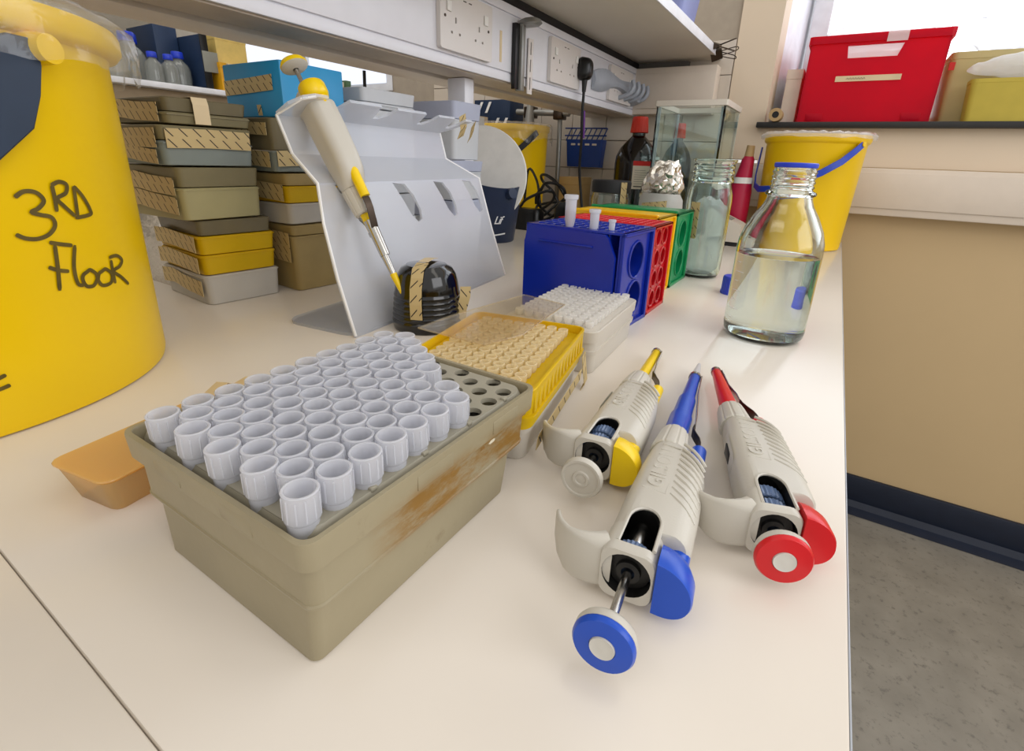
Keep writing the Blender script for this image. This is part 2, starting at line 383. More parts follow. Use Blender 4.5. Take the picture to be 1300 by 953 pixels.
def frame(origin, xa, ya):
    xa = Vector(xa).normalized(); ya = Vector(ya); za = xa.cross(ya).normalized(); ya = za.cross(xa)
    m = Matrix((xa, ya, za)).transposed().to_4x4(); m.translation = origin; return m
def crumple(bm, amp, scale, seed=0, axis=None):
    from mathutils import noise
    for v in bm.verts:
        n = noise.noise_vector(v.co * scale + Vector((seed, seed * 2.1, 0))) + 0.5 * noise.noise_vector(v.co * scale * 2.7 + Vector((seed, 0, 3)))
        v.co += n * amp
def sheet(bm, nx, ny, fn):
    g = [[bm.verts.new(fn(i / nx, j / ny)) for j in range(ny + 1)] for i in range(nx + 1)]
    for i in range(nx):
        for j in range(ny): bm.faces.new((g[i][j], g[i + 1][j], g[i + 1][j + 1], g[i][j + 1]))
    return bm
FZ = -0.789; W = 1.6
exec_sections = True

# ------------------------------------------------------------------ the setting
def wallbox(name, a, m, bev=0): return struct(obj(name, box(NB(), *a, bev), m, smooth=30))
wallbox('floor', (-2.3, 2.6, -1.6, W, FZ - 0.05, FZ), M_['floor'])
# wall at the window end, in pieces round the window opening
wb_ = NB()
box(wb_, -0.31, -0.206, W, W + 0.12, 0.20, 1.7); box(wb_, -0.206, 2.6, W, W + 0.12, 0.19, 0.282)
box(wb_, -0.206, 2.6, W, W + 0.12, 1.45, 1.7)
wall_back = struct(obj('wall_back', wb_, M_['wall'], smooth=0))
lw = NB(); box(lw, -0.31, 2.6, W + 0.001, W + 0.12, FZ, 0.19)
struct(obj('wall_back_lower', lw, M_['wall_low'], smooth=0))
tw = NB(); box(tw, -2.2, -0.31, W + 0.006, W + 0.12, FZ, 1.7)
twall = struct(obj('wall_tiled', tw, M_['grout'], smooth=0))
k = 0
first = None
for i in range(9):
    for j in range(6):
        x1 = -0.312 - i * 0.121; z0 = -0.02 + j * 0.088
        if first is None:
            t_ = NB(); box(t_, -0.0595, 0.0595, -0.006, 0, -0.0430, 0.0430, 0.0012, 1)
            first = obj('tile', t_, M_['tile'], twall); o = first
        else:
            o = first.copy(); C.objects.link(o); o.parent = twall
        o.location = (x1 - 0.0605, W + 0.0062 + random.uniform(0, 0.0006), z0 + 0.044)
wallbox('wall_left', (-2.3, -2.2, -1.6, W, FZ, 1.7), mat('grey_far_wall', 'a8a194', 0.7))
# window reveal (splayed), window frame and bright panes
rv = NB()
prism(rv, [(-0.206, W + 0.12), (-0.165, 1.98), (-0.30, 1.98), (-0.30, W + 0.12)], 0.296, 1.45)
box(rv, -0.3, 2.6, W + 0.12, 1.98, 1.45, 1.52)
struct(obj('trim_1', rv, M_['reveal'], smooth=0))
wf = NB(); box(wf, -0.165, -0.115, 1.90, 1.94, 0.296, 1.45, 0.004); box(wf, 0.85, 0.90, 1.90, 1.94, 0.296, 1.45, 0.004); box(wf, 2.5, 2.55, 1.90, 1.94, 0.296, 1.45, 0.004)
box(wf, -0.165, 2.55, 1.90, 1.94, 0.296, 0.33, 0.004); box(wf, -0.165, 2.55, 1.90, 1.94, 1.41, 1.45, 0.004)
win = struct(obj('window_1', wf, M_['reveal'], smooth=30))
for nm, a, b in (('pane', -0.115, 0.85), ('pane', 0.90, 2.5)):
    obj(nm, box(NB(), a, b, 1.915, 1.925, 0.33, 1.41), M_['window'], win, smooth=0)
sl = NB(); box(sl, -0.222, 2.6, W - 0.03, 1.90, 0.282, 0.296, 0.002); struct(obj('trim_2', sl, M_['sill'], smooth=30))
# cream trunking along the wall below the sill
tk = NB(); box(tk, -0.30, 2.6, W - 0.045, W + 0.001, 0.075, 0.188, 0.003); box(tk, -0.30, 2.6, W - 0.049, W - 0.044, 0.093, 0.178, 0.0015)
struct(obj('trim_3', tk, M_['pvc_warm'], smooth=30))
sk = NB(); box(sk, -0.3, 2.6, W - 0.010, W + 0.002, FZ + 0.028, FZ + 0.110, 0.003); loft(sk, [[Vector((x, W - 0.010, FZ + 0.03)), Vector((x, W - 0.018, FZ + 0.012)), Vector((x, W - 0.045, FZ + 0.0015)), Vector((x, W, FZ + 0.0015)), Vector((x, W, FZ + 0.03))] for x in (-0.3, 2.6)])
struct(obj('baseboard_back', sk, M_['skirting'], smooth=30))
# bright window of the far side of the room
w2 = NB(); box(w2, -2.205, -2.19, 1.20, 1.58, 0.42, 1.2, 0.003)
b = NB(); box(b, -2.15, -1.62, W - .002, W + .005, .42, 1.2, .003)
w3o = struct(obj('window_3', b, M_['reveal'], smooth=0)); obj('pane', box(NB(), -2.12, -1.65, W - .006, W - .003, .45, 1.17), M_['window2'], w3o, smooth=0)
w2o = struct(obj('window_2', w2, M_['reveal'], smooth=0)); obj('pane', box(NB(), -2.19, -2.185, 1.225, 1.56, 0.45, 1.17), M_['window2'], w2o, smooth=0)

# ------------------------------------------------------------------ bench
def worktop(y0, y1, label):
    t = thing('worktop', label, 'worktop', (0, 0, 0))
    obj('laminate_slab', box(NB(), -1.30, 0.0405, y0, y1, -0.03, 0.0, 0.0012), M_['bench'], t)
    obj('edge_strip', box(NB(), 0.0405, 0.0412, y0, y1, -0.0295, -0.0006, 0.0004), M_['bench_edge'], t)
worktop(-0.75, 0.0299, 'near white laminate worktop slab in front of the seam')
worktop(0.0303, 1.56, 'long white laminate worktop slab carrying the pipettes and racks')
cb = thing('bench_cupboard', 'white cupboard carcass under the white worktops', 'cupboard', (0, 0, 0))
obj('carcass', box(NB(), -1.2, 0.0, -0.7, 1.5, FZ + 0.08, -0.031), M_['carcass'], cb); obj('plinth', box(NB(), -1.17, -0.05, -0.7, 1.5, FZ, FZ + 0.079), M_['black_matt'], cb)
for i in range(4):
    d = obj('door', box(NB(), 0.0005, 0.018, -0.69 + i * 0.548, -0.69 + i * 0.548 + 0.54, FZ + 0.09, -0.045, 0.002), M_['carcass'], cb)
    obj('handle', tube(NB(), [(0.018, -0.60 + i * 0.548, -0.09), (0.035, -0.60 + i * 0.548, -0.09), (0.035, -0.50 + i * 0.548, -0.09), (0.018, -0.50 + i * 0.548, -0.09)], 0.004), M_['steel'], d)

# ------------------------------------------------------------------ socket trunking, post, upper shelf
tr_ = thing('socket_trunking', 'white socket trunking rail running above the bench on a grey post', 'trunking')
tb = NB(); box(tb, -0.640, -0.574, -0.75, 1.598, 0.316, 0.440, 0.003)
obj('casing', tb, [M_['pvc']], tr_)
cv = NB(); box(cv, -0.575, -0.570, -0.75, 1.598, 0.330, 0.4235, 0.001); box(cv, -0.576, -0.571, -0.75, 1.598, 0.426, 0.440, 0.001); box(cv, -0.576, -0.571, -0.75, 1.598, 0.3135, 0.3275, 0.001)
obj('cover_strip', cv, M_['pvc'], tr_)
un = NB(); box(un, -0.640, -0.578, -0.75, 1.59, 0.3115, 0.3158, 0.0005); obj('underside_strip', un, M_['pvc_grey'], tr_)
obj('groove', box(NB(), -0.668, -0.6405, -0.75, 1.59, 0.318, 0.43), M_['rail_dark'], tr_)
obj('rear_casing', box(NB(), -0.735, -0.6685, -0.75, 1.59, 0.3115, 0.44, 0.002), M_['pvc_warm'], tr_)
obj('post', box(NB(), -0.648, -0.607, 0.778, 0.806, 0.0, 0.311, 0.003), M_['pvc'], tr_)
obj('post', box(NB(), -0.665, -0.607, -0.60, -0.535, 0.0, 0.311, 0.003), M_['pvc'], tr_)
rt = NB(); box(rt, -0.574, -0.342, 1.548, 1.599, 0.316, 0.440, 0.003); box(rt, -0.574, -0.342, 1.544, 1.549, 0.332, 0.424, 0.001)
obj('return_casing', rt, M_['pvc_warm'], tr_)
obj('joint_strip', box(NB(), -0.5702, -0.5690, .832, .838, 0.342, 0.392), M_['masking'], tr_)
sh = thing('upper_shelf', 'white shelf board above the socket rail seen from below', 'shelf')
obj('board', box(NB(), -0.60, -0.349, -0.75, 1.597, 0.458, 0.478, 0.001), M_['shelf'], sh)
obj('edging', box(NB(), -0.349, -0.346, -0.75, 1.597, 0.4575, 0.4785, 0.0006), M_['shelf_edge'], sh)
obj('dark_gap_strip', box(NB(), -0.60, -0.578, -0.75, 1.597, 0.4405, 0.458), M_['black_matt'], sh)  # black strip standing in for the dark gap between rail and shelf
obj('end_batten', box(NB(), -0.577, -0.43, 1.58, 1.598, 0.4405, 0.458), M_['rail_dark'], sh)

def dsocket(y0, y1, z0, z1, label, group=None, on=True):
    t = thing('wall_socket', label, 'socket', (-0.5695, (y0 + y1) / 2, (z0 + z1) / 2))
    w, h = y1 - y0, z1 - z0; Mx = frame((0.008, 0, 0), (0, 1, 0), (0, 0, 1))
    f = w / 0.135
    holes = []; slits = []
    for sx in (-0.0305 * f, 0.0305 * f):
        slits += [[(sx - 0.0018, -0.003), (sx + 0.0018, -0.003), (sx + 0.0018, 0.005), (sx - 0.0018, 0.005)]]
        for q in (-0.0098, 0.0098): slits += [[(sx + q - 0.0023, -0.0185), (sx + q + 0.0023, -0.0185), (sx + q + 0.0023, -0.0150), (sx + q - 0.0023, -0.0150)]]
    sw = []
    b = NB(); plate(b, rrect(w, h, 0.004, 3), slits, 0.008, Mx); obj('face_plate', b, M_['socket'], t, smooth=30)
    obj('slot_back', box(NB(), 0.0003, 0.0012, -w / 2 + 0.008, w / 2 - 0.008, -0.024, 0.012), M_['black'], t)
    for sx in (-0.048 * f, 0.048 * f): obj('switch', box(NB(), 0.0082, 0.011, sx - 0.005, sx + 0.005, 0.010, 0.024, 0.001), M_['white'], t)
    for sx in (-0.0565 * f, 0.0565 * f): obj('screw', cyl(NB(), (0.008, sx, 0.003), (0.0088, sx, 0.003), 0.0022), M_['steel_d'], t)
    for sx in (-0.012, 0.002): obj('marking', box(NB(), 0.0081, 0.0084, sx, sx + 0.008, 0.031, 0.0325), M_['ink'], t)
    return t
dsocket(0.660, 0.796, 0.334, 0.418, 'large white double wall socket with nothing plugged in')
dsocket(1.010, 1.150, 0.334, 0.418, 'double wall socket with the black plug in it')
dsocket(1.335, 1.50, 0.334, 0.418, 'white double wall socket furthest along the rail by the corner')
# plug with cable
pl = thing('plug', 'black mains plug in the second socket with cable hanging down', 'plug', (-0.561, 1.155, 0.375))
rr_ = NB(); rr(rr_, [(0.0, 0.036, 0.046, 0.012), (0.006, 0.040, 0.050, 0.014), (0.020, 0.034, 0.044, 0.012), (0.026, 0.022, 0.032, 0.010)]); bmesh.ops.transform(rr_, matrix=frame((0, 0, 0.003), (0, 1, 0), (0, 0, 1)), verts=rr_.verts)
obj('body', rr_, M_['black'], pl); obj('cord_grip', cyl(NB(), (0.011, 0, -0.018), (0.011, 0, -0.045), 0.007, 0.0045), M_['black'], pl)
obj('cord', tube(NB(), [(0.011, 0, -0.04), (0.010, 0.002, -0.10), (0.008, 0.012, -0.15), (0.0, 0.03, -0.22), (0.01, 0.035, -0.30), (0.02, 0.03, -0.355)], 0.0035, sub=5), M_['cable'], pl)
obj('cord_tag', tube(NB(), [(0.0145, 0.003, -0.085), (0.0135, 0.012, -0.145)], 0.0025), M_['purple'], pl)
# bracket on the rail
br = thing('clamp_bracket', 'steel shelf bracket with grey clamp head on the rail beside the socket', 'bracket', (-0.5685, 0.885, 0.30))
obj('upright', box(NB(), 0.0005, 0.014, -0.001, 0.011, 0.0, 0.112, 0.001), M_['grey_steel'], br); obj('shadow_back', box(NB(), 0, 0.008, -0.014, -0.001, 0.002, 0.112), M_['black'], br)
hd = NB(); rr(hd, [(0, 0.034, 0.022, 0.008), (0.004, 0.046, 0.026, 0.010), (0.010, 0.040, 0.022, 0.009), (0.013, 0.024, 0.014, 0.006)], 0.022, 0.012); bmesh.ops.translate(hd, vec=(0, 0, 0.110), verts=hd.verts); obj('clamp_head', hd, M_['grey_steel'], br)
sv = NB(); plate(sv, [(-0.006, 0), (0.012, 0), (0.012, 0.098), (-0.006, 0.098)], [[(0.001, z), (0.005, z), (0.005, z + 0.022), (0.001, z + 0.022)] for z in (0.008, 0.040, 0.070)], 0.002, frame((0.0035, 0.046, 0), (0, 1, 0), (0, 0, 1))); obj('slotted_strip', sv, M_['socket'], br)
obj('slot_back', box(NB(), 0.0003, 0.0010, 0.046, 0.052, 0.004, 0.094), M_['black'], br)
# grey hook holder
gh = thing('hook_holder', 'grey blue plastic ribbed hook strip on the rail right of the plug', 'holder', (-0.569, 1.235, 0.355))
g = NB()
for i in range(14):
    pass
rings = []
for i in range(15):
    u = i / 14; y = u * 0.30; zc = 0.012 + 0.010 * math.sin(u * 4) ; dz = 0.020 + 0.007 * math.sin(u * 9); dx = 0.008 + 0.018 * u
    rings.append([Vector((0.0005, y, zc - dz)), Vector((dx, y, zc - dz * 0.6)), Vector((dx + 0.004, y, zc)), Vector((dx * 0.8, y, zc + dz)), Vector((0.0005, y, zc + dz))])
loft(g, rings); obj('strip', g, M_['greyhook'], gh)
for i in range(4):
    y = 0.17 + i * 0.04; obj('hook', tube(NB(), [(0.002, y, -0.01), (0.034, y + 0.004, 0.0), (0.044, y + 0.008, 0.018), (0.040, y + 0.010, 0.034)], 0.006, sub=4), M_['greyhook'], gh)
# binder clips at the end of the shelf edge
def clip(y, z, rot, label):
    t = thing('binder_clip', label, 'clip', (-0.346, y, z)); t.rotation_euler = (rot, 0, 0)
    b = NB(); prism(b, [(-0.012, -0.012), (0.014, -0.002), (0.014, 0.003), (-0.012, 0.012)], -0.016, 0.016, frame((0, 0, 0), (1, 0, 0), (0, 0, 1))); obj('jaw', b, M_['steel_d'], t)
    for s in (-1, 1): obj('wire_lever', tube(NB(), [(0.013, -0.008, 0.002 * s), (0.045, -0.007, 0.012 * s), (0.052, 0, 0.014 * s), (0.045, 0.007, 0.012 * s), (0.013, 0.008, 0.002 * s)], 0.0012, sub=3), M_['steel_d'], t)
clip(1.50, 0.474, 0.2, 'upper binder clip gripping the shelf edge by the wall'); clip(1.535, 0.462, -0.5, 'lower binder clip gripping the shelf edge by the wall')
bn = thing('shelf_bin', 'pale blue plastic bin standing on the upper shelf', 'bin', (-0.415, 1.30, 0.4787))
b = NB(); rr(b, [(0, 0.09, 0.12, 0.01), (0.10, 0.11, 0.15, 0.012), (0.10, 0.104, 0.144, 0.011), (0.003, 0.084, 0.114, 0.009)]); obj('body', b, mat('lilac_bin', '9aa3d8', 0.4, translucent=0.3), bn); b = NB(); rr(b, [(0.10, 0.118, 0.158, 0.012), (0.106, 0.116, 0.156, 0.012)]); obj('lid', b, M_['palelid'], bn)

# ------------------------------------------------------------------ pipettes
PINKS = {'yellow': ('py', 'py'), 'blue': ('pb', 'pb'), 'red': ('pr', 'pr')}
def pipette(kind, label, origin, rotz, mtx=None, brand=True):
    """local frame: x towards the tip, y towards the finger hook, z up; origin under the rear face"""
    t = thing('pipette', label, 'pipette', origin, rotz, None)
    if mtx is not None: t.matrix_world = mtx
    cm = M_[{'yellow': 'py', 'blue': 'pb', 'red': 'pr', 'held': 'py'}[kind]]
    A0 = 0.0165; SL = -0.032 if mtx is None else 0.0          # axis height at the rear and its slope
    K = Matrix.Translation((0, 0, A0)) @ Matrix.Rotation(-math.atan(SL), 4, 'Y')
    def put(name, bm, m, smooth=40, par=t):
        bmesh.ops.transform(bm, matrix=K, verts=bm.verts); return obj(name, bm, m, par, smooth)
    X = lambda x: frame((x, 0, 0), (0, 1, 0), (0, 0, 1))       # 2d plane facing +x (u=y, v=z)
    def ring(x, wl, wr, h, r): return [Vector((x, (wl - wr) / 2 + a, b)) for a, b in rrect(wl + wr, 2 * h, r, 5)]
    # body shell
    bm = NB()
    loft(bm, [ring(*q) for q in ((0, .0112, .0104, .0118, .0050), (.0010, .0118, .0111, .0125, .0056), (.0168, .0118, .0112, .0127, .0066), (.0180, .0118, .0205, .0125, .0075), (.0200, .0118, .0222, .0126, .0085),
        (.045, .0116, .0230, .0126, .0085), (.075, .0106, .0226, .0122, .0085), (.088, .0098, .0210, .0118, .0085), (.096, .0092, .0168, .0112, .0085), (.1015, .0088, .0120, .0106, .0085), (.1030, .0084, .0112, .0100, .0085))])
    body = put('body', bm, M_['pip'], 35)
    ct = NB(); cyl(ct, (-0.004, 0.0004, 0.0004), (0.034, 0.0002, 0.0004), 0.0101, seg=28)
    c1 = put('cut', ct, M_['pip_d'], 0); boolean(body, c1)
    arch = [(0.0050, -0.0088), (0.0050, 0.0064), (0.022, 0.0060)] + [(0.022 + 0.0098 * math.sin(a), -0.0013 + 0.0073 * math.cos(a)) for a in [PI * i / 10 for i in range(1, 10)]] + [(0.022, -0.0086)]
    ca = NB(); prism(ca, arch, 0.0, 0.02); c2 = put('cut', ca, M_['pip_d'], 0); boolean(body, c2)
    # finger hook: a curved leaf growing out of the rear of the body
    hk = NB(); rings = []
    for x, y, th, h, zc in ((.0066, .0105, .0128, .0123, 0), (.0056, .0120, .0108, .0124, 0), (.0046, .0142, .0086, .0124, 0), (.0034, .0180, .0060, .0123, 0), (.0030, .0225, .0042, .0119, 0), (.0048, .0275, .0032, .0108, 0), (.0085, .0318, .0028, .0090, .0010), (.0140, .0352, .0026, .0062, .0020), (.0195, .0372, .0020, .0030, .0030), (.0215, .0377, .0012, .0010, .0032)):
        rings.append((Vector((x, y, zc)), th, h))
    sect = []
    for i, (p, th, h) in enumerate(rings):
        a = rings[max(i - 1, 0)][0]; b = rings[min(i + 1, len(rings) - 1)][0]; d = (b - a); d.z = 0; d.normalize(); n = Vector((-d.y, d.x, 0))
        sect.append([p + n * u + Vector((0, 0, 1)) * v for u, v in rrect(th, 2 * h, th * 0.48, 3)])
    loft(hk, sect); put('finger_hook', hk, M_['pip'], 40)
    # arched lip round the window, embossed panel and ribs
    rb = NB(); tube(rb, [(x, y - 0.0003, 0.0121) for x, y in arch[1:]] + [(arch[0][0], arch[0][1], 0.0121)], 0.0009, seg=6); put('window_lip', rb, M_['pip'])
    if kind != 'held':
        for i in range(10):
            x0 = 0.036 + i * 0.0058
            b = NB(); tube(b, [(x0 + 0.012, -0.0085, 0.0120), (x0 + 0.0065, -0.0140, 0.0122), (x0 + 0.001, -0.0188, 0.0108), (x0 - 0.001, -0.0212, 0.0085)], 0.00095, seg=6, sub=2); put('grip_rib', b, M_['pip'])
        pf = NB(); pts = [(0.048, 0.0050), (0.046, -0.0062), (0.094, -0.0072), (0.096, 0.0030)]
        for a, b_ in zip(pts[:3], pts[1:]): tube(pf, [(a[0], a[1], 0.0123 - (0.0005 if a[0] > .09 else 0)), (b_[0], b_[1], 0.0123 - (0.0012 if b_[0] > .09 else 0))], 0.0005, seg=5)
        put('panel_line', pf, M_['pip'])
        mt = K @ frame((0.070, -0.0010, 0.0119), (1, -0.02, -0.035), (0.02, 1, 0))
        text_mesh('embossed_text', 'GILSON', 0.0112, 0.0006, M_['pip'], t, mt, 1.05)
    if kind == 'red' or kind == 'yellow':
        b = NB(); rr(b, [(0, .034, .013, .006), (0.0008, .030, .010, .005)]); bmesh.ops.transform(b, matrix=frame((0.066, 0.0108, 0.002), (1, -0.03, 0), (0, 0, 1)) @ Matrix.Rotation(PI, 4, 'X'), verts=b.verts)
        put('display_surround', b, M_['pip'])
        b = NB(); box(b, 0.058, 0.071, 0.0108, 0.0122, -0.001, 0.006, 0.0003); put('volume_display', b, M_['pip_d'])
    # ejector button and its stem
    ej = NB(); P2 = [(-.0112 - .0150 * max(0, math.cos(q)) ** .85, .0124 * math.sin(q) - .0022 * math.cos(q)) for q in [PI / 2 - PI * i / 20 for i in range(21)]]
    rgs = []
    for x, s, oy in ((-.0010, .96, 0), (0.0004, 1.0, 0), (.0085, 1.0, 0), (.0125, .90, 0), (.0140, .78, 0)):
        rgs.append([Vector((x, -.0112 + (y + .0112) * s, z * s)) for y, z in P2])
    loft(ej, rgs); put('ejector_button', ej, cm, 62)
    put('ejector_stem', cyl(NB(), (.008, -.0172, 0.0015), (.0215, -.0172, 0.0015), .0052, seg=20), cm)
    # knurled volume wheels inside
    def knurl(x0, x1, r):
        b = NB(); rgs = []
        for x, q in ((x0, .93), (x0 + .0006, 1), (x1 - .0006, 1), (x1, .93)):
            rgs.append([Vector((x, r * q * (1 - (0.045 if i % 2 else 0)) * math.cos(2 * PI * i / 60), r * q * (1 - (0.045 if i % 2 else 0)) * math.sin(2 * PI * i / 60))) for i in range(60)])
        loft(b, rgs); return b
    if kind == 'blue':
        put('volume_wheel', knurl(.0058, .0118, .0096), M_['wheel'], 20); put('plunger_barrel', cyl(NB(), (.0118, 0, 0), (.030, 0, 0), .0054, .0048, 24), M_['steel'])
    else:
        put('volume_wheel', knurl(.0070, .0150, .0097), M_['wheel'], 20); put('volume_wheel', knurl(.0180, .0262, .0096), M_['wheel'], 20)
        put('black_collar', cyl(NB(), (.0150, 0, 0), (.0185, 0, 0), .0078, seg=24), M_['black'])
    b = NB(); lathe(b, [(0.0028, 0), (0.0050, 0.0002), (0.0052, 0.002), (0.0088, 0.0022), (0.0088, 0.003)], M2=X(0.0022), seg=24); put('rear_bearing', b, M_['pip_d'])
    L = {'yellow': .0225, 'blue': .0350, 'red': .0175, 'held': .0350}[kind]
    put('plunger_rod', cyl(NB(), (-L + .004, 0, 0), (.006, 0, 0), .0019, seg=16), M_['steel'])
    R_ = {'yellow': .0114, 'blue': .0114, 'red': .0119, 'held': .0120}[kind]
    BX = frame((-L, 0, 0), (0, 1, 0), (0, 0, -1)) if False else Matrix.Translation((-L, 0, 0)) @ Matrix.Rotation(PI / 2, 4, 'Y')
    if kind in ('blue', 'red'):
        b = NB(); lathe(b, [(0.0026, .0085), (R_ * .7, .0078), (R_ * .94, .0064), (R_, .0050), (R_, .0022)], M2=BX, seg=40); put('button_back', b, M_['pip'])
        b = NB(); lathe(b, [(R_, .0024), (R_, .0012), (R_ * .93, 0.0), (R_ * .42, -.0004), (R_ * .41, .0004)], M2=BX, seg=40, cap1=True); pb = put('plunger_button', b, cm)
        b = NB(); lathe(b, [(R_ * .41, .0), (R_ * .39, -.0009), (R_ * .30, -.0005), (R_ * .10, -.0007)], M2=BX, seg=32, cap1=True); put('button_insert', b, M_['ring'])
    else:
        b = NB(); lathe(b, [(0.0026, .0065), (R_ * .75, .0058), (R_, .0036), (R_, .0010), (R_ * .95, 0), (R_ * .84, 0), (R_ * .80, .0007), (R_ * .42, .0007), (R_ * .38, 0), (R_ * .28, 0), (R_ * .24, .0006), (R_ * .08, .0003)], M2=BX, seg=40, cap1=True); put('plunger_button', b, M_['pip'])
        if kind == 'held':
            b = NB(); lathe(b, [(R_ * 1.01, .0035), (R_ * 1.03, .0015), (R_ * .9, -.0015), (R_ * .5, -.0018)], M2=BX, seg=32, cap1=True); put('button_cap', b, cm)
    # collar nut with grooves
    rgs = []
    for x, r in ((.1025, .0104), (.1035, .0110), (.1060, .0110), (.1235, .0096), (.1290, .0090), (.1300, .0080)):
        rgs.append([Vector((x, r * (1 - (0.05 if i % 6 == 0 else 0)) * math.cos(2 * PI * i / 60), r * (1 - (0.05 if i % 6 == 0 else 0)) * math.sin(2 * PI * i / 60))) for i in range(60)])
    b = NB(); loft(b, rgs); put('collar_nut', b, M_['pip'], 25)
    # shaft, metal ring, nozzle
    if kind == 'blue': prof = [(.0079, .129), (.0075, .1300), (.0074, .158), (.0066, .159), (.0064, .164), (.0062, .1900), (.0051, .1915), (.0049, .196), (.0042, .2395), (.0036, .2400)]; e = .2400
    elif kind == 'red': prof = [(.0064, .129), (.0062, .140), (.0050, .175), (.0037, .206), (.0030, .207)]; e = .207
    else: prof = [(.0046, .129), (.0045, .135), (.0041, .175), (.0036, .203), (.0030, .204)]; e = .204
    if kind == 'held': prof = [(.0046, .129), (.0045, .135), (.0042, .150), (.0036, .1505)]; e = .150
    b = NB(); lathe(b, prof, M2=X(0), seg=28, cap0=True, cap1=True); sh_ = put('shaft', b, cm, 30)
    rb_ = prof[-1][0]
    put('ejector_ring', cyl(NB(), (e - .001, 0, 0), (e + .003, 0, 0), rb_ + .0014, seg=20), M_['steel'])
    nz = M_['tube'] if kind == 'blue' else cm
    b = NB(); lathe(b, [(rb_ + .0002, e + .003), (rb_, e + .008), (rb_ * .4, e + .036)] if kind == 'blue' else [(rb_, e + .003), (rb_ * .75, e + .006), (rb_ * .45, e + .011)], M2=X(0), seg=18, cap0=True, cap1=True); put('nozzle', b, nz)
    # ejector arm on the far side of the hook
    put('ejector_stub', cyl(NB(), (.088, -.0160, 0), (.1180, -.0160, 0), .0046, .0044, 20), cm)
    off = (prof[1][0] + .0022)
    def strip(name, pts, w, th, m):
        b = NB(); rgs = []
        for i, (x, y) in enumerate(pts):
            a = pts[max(i - 1, 0)]; c_ = pts[min(i + 1, len(pts) - 1)]; d = Vector((c_[0] - a[0], c_[1] - a[1], 0)).normalized(); n = Vector((-d.y, d.x, 0))
            rgs.append([Vector((x, y, 0)) + n * u + Vector((0, 0, v)) for u, v in rrect(th, w, th * .3, 1)])
        loft(b, rgs); put(name, b, m)
    strip('ejector_spring', [(.117, -.0160), (.124, -.0158), (.130, -.0145), (.136, -.0118), (.142, -.0096), (.147, -off - .0004)], .0068, .0010, M_['steel_d'])
    if kind != 'held': strip('ejector_arm', [(.146, -off - .0006), (.160, -off - .0002), (e - .03, -rb_ - .0024), (e + .002, -rb_ - .0016)], .0050, .0010, M_['steel'])
    if kind == 'held':
        b = NB(); cyl(b, (.138, -.0030, 0), (.176, -.0015, 0), .0054, .0046, 16); put('steel_sleeve', b, M_['steel'])
        b = NB(); cyl(b, (.176, 0, 0), (.196, 0, 0), .0036, .0028, 16); put('steel_sleeve', b, M_['steel'])
        b = NB(); cyl(b, (.196, 0, 0), (.234, 0, 0), .0034, .0010, 16); put('yellow_tip', b, cm)
    return t
def pip_on_bench(kind, label, but, tip, s_rear):
    b = Vector(but).to_2d(); t_ = Vector(tip).to_2d(); u = (t_ - b).normalized(); o = b + u * s_rear
    return pipette(kind, label, (o.x, o.y, 0), math.atan2(u.y, u.x))
pip_on_bench('blue', 'grey pipette with blue plunger button and stepped blue shaft, lying between the other two', (-0.0367, 0.1226), (-0.0765, 0.4650), 0.035)
pip_on_bench('yellow', 'grey pipette with yellow ejector and plain grey plunger button lying on the bench', (-0.0838, 0.2048), (-0.1172, 0.4735), 0.0225)
pip_on_bench('red', 'grey pipette with red plunger button and red shaft nearest the bench edge', (0.0134, 0.2027), (-0.0682, 0.4561), 0.0175)

# ------------------------------------------------------------------ big grey tip rack
rk = thing('tip_rack', 'large grimy grey tip rack box filled with big milky tips in the foreground', 'tip rack', (-0.1800, 0.1415, 0))
b = NB()
rr(b, [(0.0, .101, .119, .003, .0040, -.0085), (0.001, .103, .121, .004, .0040, -.0085), (.0275, .1075, .1255, .004, .0030, -.0055), (.0285, .1075, .1255, .004, .0030, -.0055), (.0288, .1162, .1337, .005, .0025, -.0035), (.0300, .1166, .1341, .005, .0025, -.0035), (.0305, .1155, .1330, .005, .0025, -.0035), (.0465, .1170, .1355, .005, .0015, -.0020),
       (.0468, .1225, .1415, .005, 0.0005, -.0005), (.0473, .1240, .1430, .006, 0.0005, -.0005), (.0580, .1250, .1440, .006, 0.0005, -.0005), (.0590, .1245, .1435, .0058, 0.0005, -.0005), (.0590, .1205, .1395, .005, 0.0005, -.0005), (.0580, .1195, .1385, .0048, 0.0005, -.0005), (.0440, .1195, .1385, .0048, 0.0005, -.0005)], cap1=False, n=6)
rackbody = obj('rack_body', b, M_['rack_grey'], rk, smooth=35)
ZT = 0.0585
cols = []
wells = []
for c in range(5):
    for k_ in range(10): wells.append(('A', c, k_, 0.051 - 0.0221 * c, -0.0635 + 0.0133 * k_))
for c in range(4):
    for k_ in range(10): wells.append(('B', c, k_, 0.0400 - 0.0221 * c, -0.0570 + 0.0133 * k_))
b = NB(); plate(b, rrect(.1130, .1335, .007, 5), [circ(x, y, .0043, 14) for _, _, _, x, y in wells], .0025, Matrix.Translation((0, 0, ZT - .0005)), depth=.0025)
ring_ = [Vector((x, y, ZT - .0005)) for x, y in rrect(.1130, .1335, .007, 5)]
loft(b, [[Vector((x, y, ZT - .0006)) for x, y in rrect(.1130, .1335, .007, 5)], [Vector((x, y, ZT - .003)) for x, y in rrect(.1160, .1358, .008, 5)], [Vector((x, y, ZT - .012)) for x, y in rrect(.1164, .1360, .008, 5)]], False, False)
obj('tray', b, M_['rack_tray'], rk, smooth=30)
obj('well_shadow_floor', box(NB(), -.055, .057, -.064, .064, .040, .041), M_['pip_d'], rk)
